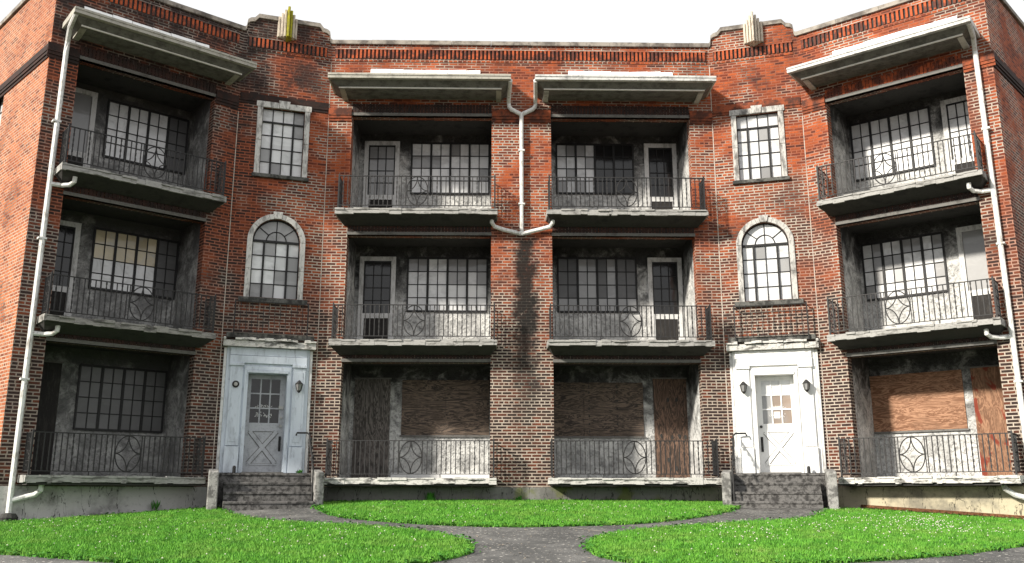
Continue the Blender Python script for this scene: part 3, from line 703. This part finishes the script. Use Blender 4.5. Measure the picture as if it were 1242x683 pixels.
# ------------------------------------------------------------------ windows over the entrances
for fr in (FLD, FRD):
    lf = fr is FLD; st = M['stone'] if lf else M['stone_white']
    side = 'left' if lf else 'right'
    pk = (lambda c, k: 'pale' if (c in (1, 2) and k > 1) or random.random() < .55 else 'mid') if lf else rnd('pale', 'mid', .08)
    # square window
    t0, t1, z0, z1 = GS
    o = window(fr, t0, t1, z0, z1, -.11, 4, 5, pk, heavy=0, label='square headed stone framed window over the %s entrance' % side)
    w4 = (t1-t0)/4; mb = PB()
    for t in (t0+w4, t1-w4): mb.box(fr, t-.022, t+.022, -.11, -.062, z0, z1-(z1-z0)/5)
    mb.box(fr, t0+.01, t1-.01, -.11, -.063, z1-(z1-z0)/5-.018, z1-(z1-z0)/5+.018); mb.build('window_vent', M['steel'], parent=o)
    s = PB()
    for k in range(2):
        za, zb = z0+(z1-z0)*k/2, z0+(z1-z0)*(k+1)/2
        s.box(fr, t0-.12, t0-.002, -.08, .03, za+.004, zb-.004); s.box(fr, t1+.002, t1+.12, -.08, .03, za+.004, zb-.004)
    s.box(fr, t0-.15, t0+.36, -.08, .032, z1+.002, z1+.14); s.box(fr, t1-.36, t1+.15, -.08, .032, z1+.002, z1+.14)
    s.hexa(fr, [(t0+.37,-.08,z1+.002),(t1-.37,-.08,z1+.002),(t1-.37,.055,z1+.002),(t0+.37,.055,z1+.002)], [(t0+.34,-.08,z1+.19),(t1-.34,-.08,z1+.19),(t1-.34,.055,z1+.19),(t0+.34,.055,z1+.19)])
    s.build('window_surround', st, parent=o, bevel=.006)
    s = PB(); s.box(fr, t0-.16, t1+.16, -.1, .07, z0-.085, z0-.003); s.build('window_sill', M['sill'], parent=o, bevel=.006)
    # arched window
    t0, t1, z0, zsp, r = GA; tm = (t0+t1)/2; zt = zsp
    pk2 = (lambda c, k: 'pale' if random.random() < .5 else 'mid') if lf else rnd('pale', 'mid', .2)
    o = window(fr, t0+.01, t1-.01, z0, zt, -.11, 4, 4, pk2, heavy=0, label='round arched stone framed window over the %s entrance' % side)
    g_ = PB(); n = 12
    for k in range(n):
        a0, a1 = math.pi*k/n, math.pi*(k+1)/n
        g_.quad([fr.at(tm, -.098, zt), fr.at(tm-(r)*math.cos(a0), -.098, zt+r*math.sin(a0)), fr.at(tm-r*math.cos(a1), -.098, zt+r*math.sin(a1))])
    g_.build('arch_pane', M['pane_mid' if lf else 'pane_pale'], parent=o)
    f_ = PB()
    f_.box(fr, t0, t1, -.11, -.06, zt-.022, zt+.022)
    f_.rod([fr.at(tm-(r-.01)*math.cos(math.pi*k/16), -.09, zt+(r-.01)*math.sin(math.pi*k/16)) for k in range(17)], .020)
    f_.rod([fr.at(tm-.22*math.cos(math.pi*k/12), -.09, zt+.24*math.sin(math.pi*k/12)) for k in range(13)], .012)
    f_.rod([fr.at(tm, -.09, zt), fr.at(tm, -.09, zt+r)], .011)
    for an in (40, 140): f_.rod([fr.at(tm-.22*math.cos(R(an)), -.09, zt+.24*math.sin(R(an))), fr.at(tm-r*math.cos(R(an)), -.09, zt+r*math.sin(R(an)))], .011)
    for t in (t0+(t1-t0)/4, t1-(t1-t0)/4): f_.box(fr, t-.022, t+.022, -.11, -.062, z0, zt)
    f_.build('window_vent', M['steel'], parent=o)
    s = PB(); r2 = r+.115
    for k in range(2):
        za, zb = z0-.02+(zsp-z0+.02)*k/2, z0-.02+(zsp-z0+.02)*(k+1)/2
        s.box(fr, t0-.115, t0-.001, -.08, .035, za+.004, zb-.003); s.box(fr, t1+.001, t1+.115, -.08, .035, za+.004, zb-.003)
    n = 20
    for k in range(n):
        if k in (9, 10): continue
        g0 = .012 if k % 4 == 0 else 0
        a0, a1 = math.pi*k/n+g0, math.pi*(k+1)/n
        def pt(rr, an, o_): return (tm-rr*math.cos(an), o_, zsp+rr*math.sin(an))
        s.hexa(fr, [pt(r+.001,a0,-.08), pt(r+.001,a1,-.08), pt(r+.001,a1,.035), pt(r+.001,a0,.035)], [pt(r2,a0,-.08), pt(r2,a1,-.08), pt(r2,a1,.035), pt(r2,a0,.035)])
    s.hexa(fr, [(tm-.075,-.08,zsp+r+.001),(tm+.075,-.08,zsp+r+.001),(tm+.075,.06,zsp+r+.001),(tm-.075,.06,zsp+r+.001)], [(tm-.105,-.08,zsp+r+.16),(tm+.105,-.08,zsp+r+.16),(tm+.105,.06,zsp+r+.16),(tm-.105,.06,zsp+r+.16)])
    s.build('window_surround', st, parent=o)
    s = PB(); s.box(fr, t0-.22, t1+.22, -.1, .09, z0-.12, z0-.022); s.build('window_sill', M['sill'], parent=o, bevel=.006)

# ------------------------------------------------------------------ balconies
def ellip(fr, tcn, off, zc, rt, rz, mb, r=.0115):
    mb.rod([fr.at(tcn+rt*math.cos(6.2832*k/28), off, zc+rz*math.sin(6.2832*k/28)) for k in range(29)], r)
def star(fr, tcn, off, zc, rt, rz, mb, r=.0115):
    for sx in (-1, 1):
        for sz in (-1, 1):
            mb.rod([fr.at(tcn+sx*rt*(1-math.sin(R(a))), off, zc+sz*rz*(1-math.cos(R(a)))) for a in range(0, 91, 10)], r)
def balcony(fr, a, b, i, orn, label=None, white=None):
    z = ZS[i]; mb = PB(); rs = random.Random(hash((a, i, fr is FRW)) & 0xffff)
    # slab body, broken lip and fascia in short weathered pieces
    mb.box(fr, a+.01, b-.01, .001, .52, z-.125, z-.012)
    t = a
    while t < b-.001:
        e = min(b, t+rs.uniform(.05, .34))
        if rs.random() < .86: mb.box(fr, t, e, .42, .565+rs.uniform(-.022, .008), z-.045+rs.uniform(-.012, .012), z+rs.uniform(-.016, .004), 0)
        mb.box(fr, t, e, .46, .545+rs.uniform(-.012, .004), z-.135+rs.uniform(-.012, .018), z-.047+rs.uniform(-.004, 0), 0)
        t = e
    for (x0, x1) in ((a, a+.07), (b-.07, b)):
        mb.box(fr, x0-(.004 if x0 == a else -.0), x1, .002, .42, z-.133, z+.001, 0)
    mats = [white or M['ledge_dark']]
    o = mb.build('balcony', mats, label=label)
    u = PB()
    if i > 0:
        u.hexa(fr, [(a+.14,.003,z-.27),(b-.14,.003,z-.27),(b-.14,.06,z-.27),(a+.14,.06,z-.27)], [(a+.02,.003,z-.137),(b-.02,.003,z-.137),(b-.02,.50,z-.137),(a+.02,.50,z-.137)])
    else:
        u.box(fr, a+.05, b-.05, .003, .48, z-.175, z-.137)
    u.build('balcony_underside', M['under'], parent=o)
    # railing
    r = PB(); of = .49; h = .77; zb = z+.08; zt = z+h; ra, rb = a+.06, b-.06
    r.box(fr, ra, rb, of-.014, of+.014, zt-.018, zt); r.box(fr, ra, rb, of-.010, of+.010, zb-.016, zb)
    for t in (ra, rb):
        r.box(fr, t-.008, t+.008, .01, of, zt-.018, zt); r.box(fr, t-.008, t+.008, .01, of, zb-.016, zb)
        r.box(fr, t-.016, t+.016, of-.016, of+.016, z, zt+.012)
        r.hexa(fr, [(t-.016,of-.016,zt+.012),(t+.016,of-.016,zt+.012),(t+.016,of+.016,zt+.012),(t-.016,of+.016,zt+.012)], [(t-.004,of-.004,zt+.05),(t+.004,of-.004,zt+.05),(t+.004,of+.004,zt+.05),(t-.004,of+.004,zt+.05)])
        k = 0; x = .05
        while x < of-.03:
            r.box(fr, t-.006, t+.006, x-.006, x+.006, zb, zt-.018); x += .062
        for zz in (.25, .5, .75): r.box(fr, t-.004, t+.004, .01, of, zb+(zt-zb)*zz-.006, zb+(zt-zb)*zz+.006)
        for zz in (.3, .68):
            r.rod([fr.at(t, .25+.12*math.cos(6.2832*k/14), zb+(zt-zb)*zz+.12*math.sin(6.2832*k/14)) for k in range(15)], .007, 5)
    for t in (ra+(rb-ra)*.31, ra+(rb-ra)*.68): r.box(fr, t-.009, t+.009, of-.009, of+.009, z, zb-.016)
    n = int((rb-ra)/.098); p = (rb-ra)/n; rt = .235
    for k in range(1, n):
        t = ra+k*p
        if abs(t-orn) < rt-.01: continue
        if k % 3 == 1:       # twisted bar: stacked turned segments
            s_ = 12; hh = (zt-.018-zb)/s_
            for j in range(s_):
                w = .0125 if j % 2 else .008
                r.box(fr, t-w, t+w, of-w, of+w, zb+j*hh, zb+(j+1)*hh)
        else: r.box(fr, t-.0092, t+.0092, of-.0095, of+.0095, zb, zt-.018)
    zc = (zb+zt-.018)/2; rz = (zt-.018-zb)/2
    for t in (orn-rt-.012, orn+rt+.012): r.box(fr, t-.008, t+.008, of-.008, of+.008, zb, zt-.018)
    ellip(fr, orn, of, zc, rt, rz, r); star(fr, orn, of, zc, rt, rz, r)
    r.build('railing', M['iron'], parent=o)
    return o
names = ['ground floor', 'second floor', 'top floor']
for i in range(3):
    wl = M['ledge'] if i == 0 else M['ledge_grey']
    balcony(FC, -4.18, -.555, i, -2.36, '%s balcony left of the middle pier' % names[i], wl)
    balcony(FC, .555, 4.18, i, 2.365, '%s balcony right of the middle pier' % names[i], wl)
    balcony(FLW, .345, 3.63, i, 1.885, '%s balcony of the left wing' % names[i], M['ledge_grey'] if i != 1 else M['ledge_dark'])
    balcony(FRW, .345, 3.63, i, 1.80, '%s balcony of the right wing' % names[i], wl)

# ------------------------------------------------------------------ hoods over the top balconies
def hood(fr, a, b, mat, label, fl=True):
    mb = PB()
    # sloped roof plate
    mb.hexa(fr, [(a+.2,.0,11.44),(b-.2,.0,11.44),(b,.87,11.40),(a,.87,11.40)], [(a+.2,.0,11.84),(b-.2,.0,11.84),(b,.87,11.425),(a,.87,11.425)])
    mb.box(fr, a-.01, b+.01, .80, .90, 11.315, 11.398); mb.box(fr, a-.01, b+.01, .84, .915, 11.385, 11.43)      # gutter front
    mb.box(fr, a-.008, a+.07, .0, .80, 11.318, 11.438); mb.box(fr, b-.07, b+.008, .0, .80, 11.318, 11.438)
    o = mb.build('rain_hood', mat, label=label)
    u = PB(); ia, ib = a+.12, b-.12
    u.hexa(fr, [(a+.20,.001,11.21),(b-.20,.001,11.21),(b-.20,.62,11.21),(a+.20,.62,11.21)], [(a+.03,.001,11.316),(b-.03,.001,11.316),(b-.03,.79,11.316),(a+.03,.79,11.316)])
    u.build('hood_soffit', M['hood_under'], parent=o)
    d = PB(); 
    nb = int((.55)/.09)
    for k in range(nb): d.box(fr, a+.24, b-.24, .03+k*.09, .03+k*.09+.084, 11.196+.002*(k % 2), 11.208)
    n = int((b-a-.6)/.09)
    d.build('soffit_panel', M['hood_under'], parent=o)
    for x0 in (a+.205, b-.325):
        k = PB(); k.hexa(fr, [(x0,.001,11.155),(x0+.12,.001,11.155),(x0+.12,.14,11.155),(x0,.14,11.155)], [(x0,.001,11.194),(x0+.12,.001,11.194),(x0+.12,.55,11.194),(x0,.55,11.194)]); k.build('hood_bracket', mat, parent=o)
    s = PB(); s.box(fr, a+.20, b-.20, .60, .632, 11.190, 11.222); s.build('soffit_strip', M['strip'], parent=o)
    if fl:
        L_ = b-a; t = a+L_*.2; f_ = PB()
        while t < b-L_*.22:
            e = t+random.uniform(.25, .6); f_.hexa(fr, [(t,.002,11.845),(e-.01,.002,11.845),(e-.01,.06,11.83),(t,.06,11.83)], [(t,.002,11.965+random.uniform(-.012,.012)),(e-.01,.002,11.965+random.uniform(-.012,.012)),(e-.01,.012,11.95),(t,.012,11.95)]); t = e
        f_.build('hood_flashing', M['flash'], parent=o)
    return o
hood(FC, -4.40, -.27, M['hood_cream'], 'cream rain hood left of the middle downspout')
hood(FC, .30, 4.42, M['hood_white'], 'grey white rain hood right of the middle downspout')
hood(FLW, .04, 3.80, M['hood_cream'], 'cream rain hood of the left wing')
hood(FRW, .05, 3.80, M['hood_white'], 'grey white rain hood of the right wing')

# ------------------------------------------------------------------ downspouts
def spout(fr, paths, label, mat=M['pipe'], straps=None):
    mb = PB()
    for pts, r in paths: mb.rod([fr.at(*p) for p in pts], r, 8)
    for (t, o, z) in straps or []: mb.box(fr, t-.075, t+.075, .0, o+.055, z-.018, z+.018)
    return mb.build('downspout', mat, label=label)
o_ = .09
spout(FC, [([(0,o_,10.84),(0,o_,7.86)], .050),
           ([(-.27,.80,11.33),(-.295,.30,11.22),(-.30,o_,11.10),(-.29,o_,11.0),(-.24,o_,10.93),(-.03,o_,10.82)], .050),
           ([(.30,.80,11.33),(.325,.30,11.22),(.33,o_,11.10),(.32,o_,11.0),(.26,o_,10.93),(.03,o_,10.82)], .050)],
      'tall white downspout with forked top on the middle pier', straps=[(0,o_,9.9),(0,o_,8.6)])
spout(FC, [([(-.68,.30,8.22),(-.68,.25,8.11),(-.62,.14,8.05),(-.42,o_,7.99),(0,o_,7.89)], .048), ([(.70,.30,8.22),(.70,.25,8.11),(.64,.14,8.05),(.42,o_,8.0),(0,o_,7.89)], .048)],
      'grey white drain arms joining the foot of the middle downspout', M['pipe'])
for fr in (FLW, FRW):
    s = 'left' if fr is FLW else 'right'
    main = [(3.76,.80,11.33),(3.74,.35,11.22),(3.70,o_+.02,11.02),(3.70,o_,10.8),(3.72,o_,6.5),(3.73,o_,2.3),(3.73,o_,2.05)]
    if fr is FLW: main += [(3.73,.10,1.80)]
    pth = [(main, .050)]
    for z in (8.03, 5.08): pth.append(([(3.33,.34,z+.14),(3.33,.32,z+.04),(3.38,.22,z-.01),(3.5,.12,z-.02),(3.71,o_,z-.02)], .045))
    pth.append(([(3.30,.34,2.30),(3.30,.32,2.2),(3.36,.22,2.12),(3.5,.14,2.08),(3.72,o_,2.02)] if fr is FLW else [(3.30,.30,2.33),(3.32,.28,2.22),(3.45,.20,2.12),(3.72,.16,2.03),(3.9,.16,1.98)], .050))
    spout(fr, pth, 'long white downspout at the outer corner of the %s wing' % s, straps=[(3.72,o_,9.3),(3.725,o_,6.9),(3.73,o_,4.2)])
mb = PB(); c0 = (3.73, .12, 0)
gz0 = 1.66
mb.rod([FLW.at(3.73,.14,1.5), FLW.at(3.73,.14,1.66), FLW.at(3.73,.14,1.72), FLW.at(3.73,.14,1.79)], [.13,.14,.16,.11], 12); mb.build('drain_pot', M['under'], label='black broken drain collar at the foot of the left downspout')

# ------------------------------------------------------------------ entrances
def handrail(fr):
    mb = PB(); t = .10
    mb.rod([fr.at(t,1.18,1.80), fr.at(t,1.18,2.66)], .018)
    mb.rod([fr.at(t,1.18,2.66), fr.at(t+.02,1.10,2.74), fr.at(t,1.00,2.80), fr.at(t+.01,.8,2.96), fr.at(t+.02,.5,3.20), fr.at(t,.28,3.35), fr.at(t+.05,.2,3.40), fr.at(t+.26,.18,3.40), fr.at(t+.28,.18,3.34)], .020)
    mb.rod([fr.at(t,.28,3.35), fr.at(t,.28,2.56)], .014)
    for k in range(9):
        f0 = k/8; p = fr.at(t+.02*math.sin(k*2.2), 1.05-.65*f0, 2.76+.5*f0); mb.rod([p+Vector((0,0,-.03)), p+Vector((0,0,.03))], .026)
    mb.build('handrail', M['iron'])
def scribble(fr, tc0, zc0, w, h, n, rs, off, par):
    mb = PB()
    for k in range(n):
        x = tc0+w*(k/n-.5)+rs.uniform(-.01,.01); z = zc0+rs.uniform(-h/2, h/2); l = rs.uniform(.02,.05)
        pts = [fr.at(x+rs.uniform(-.02,.02), off, z+l*(j/3-.5)) for j in range(4)]
        mb.rod(pts, .005, 4)
    mb.build('window_scrawl', M['caulk'], parent=par)
for fr in (FLD, FRD):
    lf = fr is FLD; P = M['paint_shaded'] if lf else M['paint']; dm = M['door_grey'] if lf else M['paint']; s = 'left' if lf else 'right'
    mb = PB()
    # backing boards around the opening
    mb.box(fr, .16, .60, -.02, .03, 2.56, 4.74); mb.box(fr, 1.44, 1.90, -.02, .03, 2.56, 4.74); mb.box(fr, .16, 1.90, -.02, .03, 4.74, 5.20)
    # pilasters, bases, caps
    for a, b in ((.24, .50), (1.55, 1.81)):
        mb.box(fr, a, b, .03, .075, 3.12, 4.80); mb.box(fr, a-.015, b+.015, .03, .105, 2.56, 3.10); mb.box(fr, a-.02, b+.02, .03, .11, 4.80, 4.86)
        mb.box(fr, a+.05, b-.05, .075, .082, 3.2, 4.7)
    # casing
    mb.box(fr, .535, .615, .03, .06, 2.56, 4.72); mb.box(fr, 1.43, 1.51, .03, .06, 2.56, 4.72); mb.box(fr, .535, 1.51, .03, .062, 4.72, 4.80)
    mb.box(fr, .60, 1.45, .062, .085, 4.66, 4.715)
    mb.box(fr, .22, 1.83, .03, .085, 4.862, 5.02); mb.box(fr, .22, 1.83, .03, .070, 5.03, 5.195)
    # reveals
    mb.box(fr, .60, .62, -.255, .03, 2.56, 4.66); mb.box(fr, 1.43, 1.45, -.255, .03, 2.56, 4.66); mb.box(fr, .60, 1.45, -.255, .058, 4.66, 4.715)
    sr = mb.build('door_surround', P, bevel=.004, label='%s pilastered door surround' % ('blue shaded white' if lf else 'bright white'))
    # door leaf
    d = PB(); a, b, z0, z1 = .62, 1.43, 2.58, 4.655; of = -.235
    ga, gb, g0, g1 = .735, 1.345, 3.62, 4.56
    d.box(fr, a, ga, of-.02, of+.02, z0, z1); d.box(fr, gb, b, of-.02, of+.02, z0, z1); d.box(fr, ga, gb, of-.02, of+.02, z0, g0); d.box(fr, ga, gb, of-.02, of+.02, g1, z1)
    W_ = (gb-ga)/3; H_ = (g1-g0)/3
    for k in (1, 2): d.box(fr, ga+k*W_-.014, ga+k*W_+.014, of-.01, of+.018, g0, g1); d.box(fr, ga, gb, of-.01, of+.016, g0+k*H_-.014, g0+k*H_+.014)
    # crossbuck panel: raised frame and X
    xl = PB(); xl.box(fr, .73, 1.35, -.215, -.212, 3.43, 3.44); xl.box(fr, .73, 1.35, -.215, -.212, 2.76, 2.768)  # thin dark strips paint groove shadow around the crossbuck
    pa, pb, p0, p1 = .76, 1.32, 2.76, 3.44; o1 = of+.02
    d.box(fr, pa-.03, pb+.03, o1, o1+.018, p1, p1+.03); d.box(fr, pa-.03, pb+.03, o1, o1+.018, p0-.03, p0)
    for q0, q1 in (((pa, p0), (pb, p1)), ((pb, p0), (pa, p1))):
        dx, dz = q1[0]-q0[0], q1[1]-q0[1]; l = math.hypot(dx, dz); nx, nz = -dz/l*.04, dx/l*.04; e = .0 if q0[0] == pa else .003
        xl.hexa(fr, [(q0[0]-nx*1.35,o1-.001,q0[1]-nz*1.35),(q0[0]+nx*1.35,o1-.001,q0[1]+nz*1.35),(q0[0]+nx*1.35,o1+.003,q0[1]+nz*1.35),(q0[0]-nx*1.35,o1+.003,q0[1]-nz*1.35)], [(q1[0]-nx*1.35,o1-.001,q1[1]-nz*1.35),(q1[0]+nx*1.35,o1-.001,q1[1]+nz*1.35),(q1[0]+nx*1.35,o1+.003+e*.3,q1[1]+nz*1.35),(q1[0]-nx*1.35,o1+.003+e*.3,q1[1]-nz*1.35)])
        d.hexa(fr, [(q0[0]-nx,o1,q0[1]-nz),(q0[0]+nx,o1,q0[1]+nz),(q0[0]+nx,o1+.022+e,q0[1]+nz),(q0[0]-nx,o1+.022+e,q0[1]-nz)], [(q1[0]-nx,o1,q1[1]-nz),(q1[0]+nx,o1,q1[1]+nz),(q1[0]+nx,o1+.022+e,q1[1]+nz),(q1[0]-nx,o1+.022+e,q1[1]-nz)])
    door = d.build('entry_door', dm, label='%s entrance door with nine panes over a crossbuck panel' % ('dull grey' if lf else 'white'))
    xl.build('panel_shade_line', M['lintel'], parent=door)
    g_ = PB()
    for c in range(3):
        for k in range(3):
            mi = 0 if lf else (1 if k == 2 else (2 if c > 0 else 3))
            g_.quad([fr.at(ga+c*W_, of, g0+k*H_), fr.at(ga+(c+1)*W_, of, g0+k*H_), fr.at(ga+(c+1)*W_, of, g0+(k+1)*H_), fr.at(ga+c*W_, of, g0+(k+1)*H_)], mi=mi)
    g_.build('door_pane', [M['pane_dark'], M['pane_pale'], M['pane_brown'], M['pane_mid']], parent=door)
    rs = random.Random(3)
    scribble(fr, 1.08, 3.97, .34, .05, 14, rs, of+.006, door); scribble(fr, 1.06, 3.80, .36, .10, 22 if lf else 12, rs, of+.006, door)
    if not lf:
        s_ = PB(); s_.box(fr, .97, 1.10, of+.002, of+.006, 3.74, 3.88); s_.box(fr, .96, 1.16, of+.002, of+.006, 3.94, 3.99); s_.build('paper_notice', M['caulk'], parent=door)
    h = PB(); ht = .685
    h.rod([fr.at(ht,of+.02,3.30), fr.at(ht,of+.07,3.28), fr.at(ht,of+.08,3.20), fr.at(ht,of+.07,3.10), fr.at(ht,of+.02,3.07)], .014); h.box(fr, ht-.025, ht+.025, of+.02, of+.028, 3.02, 3.34)
    h.build('door_handle', M['iron'], parent=door)
    h = PB(); h.rod([fr.at(ht,of+.02,3.56), fr.at(ht,of+.05,3.56)], .030, 12)
    if lf: h.rod([fr.at(ht,of+.02,3.74), fr.at(ht,of+.05,3.74)], .028, 12); h.box(fr, ht-.04, ht+.06, of+.02, of+.05, 3.92, 3.99)
    h.build('door_lock', M['pipe_grey'] if lf else M['iron'], parent=door)
    th = PB(); th.box(fr, .60, 1.45, -.16, .10, 2.545, 2.578); th.build('door_threshold', M['lintel'], parent=door)
    # side strips (outer vertical boards)
    for t in (.10, 1.905): mb = PB(); mb.box(fr, t, t+.055, .0, .04, 2.56, 5.18); mb.build('side_strip', M['trim'])
    # canopy ledge with crumbling flashing
    mb = PB(); t = .05; rs = random.Random(11)
    while t < 1.99:
        e = min(1.99, t+rs.uniform(.05,.2)); mb.box(fr, t, e, .001, .17+rs.uniform(-.01,.01), 5.205, 5.33+rs.uniform(-.01,.01)); (rs.random() < .85) and mb.box(fr, t, e, .001, .23+rs.uniform(-.03,.012), 5.335+rs.uniform(0,.012), 5.39+rs.uniform(-.02,.015)); t = e
    cn = mb.build('door_canopy', M['ledge'])
    mb = PB(); mb.box(fr, .10, 1.94, .001, .14, 5.40, 5.50); mb.build('canopy_upstand', M['sill'], parent=cn)
    # tiny iron guard on the canopy
    r = PB(); zt = 6.19
    r.box(fr, .26, 1.80, .18, .20, zt-.015, zt); r.box(fr, .26, 1.80, .18, .20, 5.50, 5.512)
    for t in (.26, 1.80): r.box(fr, t-.012, t+.012, .175, .20, 5.39, zt+.03); r.box(fr, t-.008, t+.008, .001, .18, zt-.015, zt); r.box(fr, t-.006, t+.006, .001, .18, 5.50, 5.512)
    for k in range(1, 13):
        t = .26+1.54*k/13; r.box(fr, t-.0055, t+.0055, .185, .196, 5.512, zt-.015)
    r.build('canopy_guard', M['iron'], parent=cn)
    # lamps
    for t in (.37, 1.68):
        if lf and t > 1:
            l = PB(); l.rod([fr.at(t,.08,4.40), fr.at(t,.10,4.40)], .075, 14); l.rod([fr.at(t,.10,4.40), fr.at(t,.13,4.40)], .04, 10, mi=1)
            l.build('wall_lamp', [M['iron'], M['pipe_grey']], label='bare round lamp socket with no lantern'); continue
        l = PB(); l.rod([fr.at(t,.082,4.44), fr.at(t,.095,4.44)], .05, 12); l.rod([fr.at(t,.09,4.45), fr.at(t,.13,4.52), fr.at(t,.17,4.50)], .012)
        ot = .17
        l.rod([fr.at(t,ot,4.52), fr.at(t,ot,4.49), fr.at(t,ot,4.46), fr.at(t,ot,4.435)], [.012,.045,.07,.092], 6)
        l.rod([fr.at(t,ot,4.30), fr.at(t,ot,4.27), fr.at(t,ot,4.25)], [.05,.03,.01], 6)
        for k in range(6):
            an = 6.2832*(k+.5)/6; c0_ = fr.at(t,ot,0)
            l.rod([(c0_.x+math.cos(an)*.082, c0_.y+math.sin(an)*.082, 4.435), (c0_.x+math.cos(an)*.048, c0_.y+math.sin(an)*.048, 4.30)], .006, 4)
        lo = l.build('wall_lamp', M['iron'], label='black six sided lantern' if not lf else 'black lantern with dull panes')
        gl = PB(); gl.rod([fr.at(t,ot,4.435), fr.at(t,ot,4.30)], [.078,.045], 6); gl.build('lamp_glass', M['pane_mid'], parent=lo)
    # steps
    mb = PB(); z = 2.545; of2 = .45; k = 0
    mb.box(fr, .06, 1.90, .026, of2, 1.5, z)
    for k in range(3):
        z -= .185; n0 = of2+k*.27
        t = .20
        mb.box(fr, .06, 1.80, n0, n0+.27, 1.5, z)
        mb.box(fr, .06, 1.80, n0+.27, n0+.29, z-.05, z-.002)
    mb.box(fr, .06, 1.90, of2, of2+.02, 2.50, 2.543)
    st = mb.build('entrance_steps', M['steps'], bevel=.008)
    if lf:
        pass
    else:
        mb = PB(); mb.hexa(fr, [(.1,of2+.81,1.5),(1.9,of2+.81,1.5),(1.75,of2+1.35,1.5),(.1,of2+1.25,1.5)], [(.1,of2+.81,1.86),(1.9,of2+.81,1.86),(1.75,of2+1.35,1.82),(.1,of2+1.25,1.82)]); mb.build('step_apron', M['steps'], parent=st)
    for (ca, cb) in ((-.14, .045), (1.905, 2.10)):
        ch = PB(); f1 = 1.12
        ch.hexa(fr, [(ca,.40,1.5),(cb,.40,1.5),(cb,f1,1.5),(ca,f1,1.5)], [(ca,.40,2.63),(cb,.40,2.63),(cb,f1,2.56),(ca,f1,2.56)])
        ch.build('step_cheek', M['cheek'], parent=st, bevel=.02)
    handrail(fr)
    mb = PB(); mb.rod([fr.at(1.60,.25,2.545), fr.at(1.60,.25,2.67), fr.at(1.60,.25,2.70)], [.035,.035,.02], 8); mb.build('iron_stub', M['iron'])

# fascia chips and tufts of weeds at the foundation
def weed(x, y, z, n, h, label, seed):
    rs = random.Random(seed); mb = MB()
    for k in range(n):
        an = rs.uniform(0, 6.28); l = h*rs.uniform(.5, 1); tip = Vector((math.cos(an)*l*.5, math.sin(an)*l*.4-.02, l)); u = Vector((-math.sin(an), math.cos(an), 0))*rs.uniform(.012, .028)
        b0 = Vector((rs.uniform(-.06,.06), rs.uniform(-.02,.0), 0)); m = b0+tip*.55
        mb.quad([b0, m-u, b0+tip, m+u])
    o = mb.build('weed_plant', M['leaf']); o.location = (x, y, z); thing(o, label, 'weed')
weed(-1.95, 19.88, gz(-1.95, 19.9)+.0, 40, .26, 'leafy green weed against the foundation below the balcony left of the pier', 1)
weed(-.1, 19.9, gz(0, 19.9), 14, .16, 'small weed at the foot of the middle brick pier', 2)
pp = FLD.at(.30, .30, 2.545); weed(pp.x, pp.y, 2.545, 24, .09, 'small green weed on the landing beside the left entrance door', 3)
pp = FLW.at(1.15, .12, 0); weed(pp.x, pp.y, gz(pp.x, pp.y)+.03, 10, .22, 'thin flowering weed at the foundation of the left wing', 4)
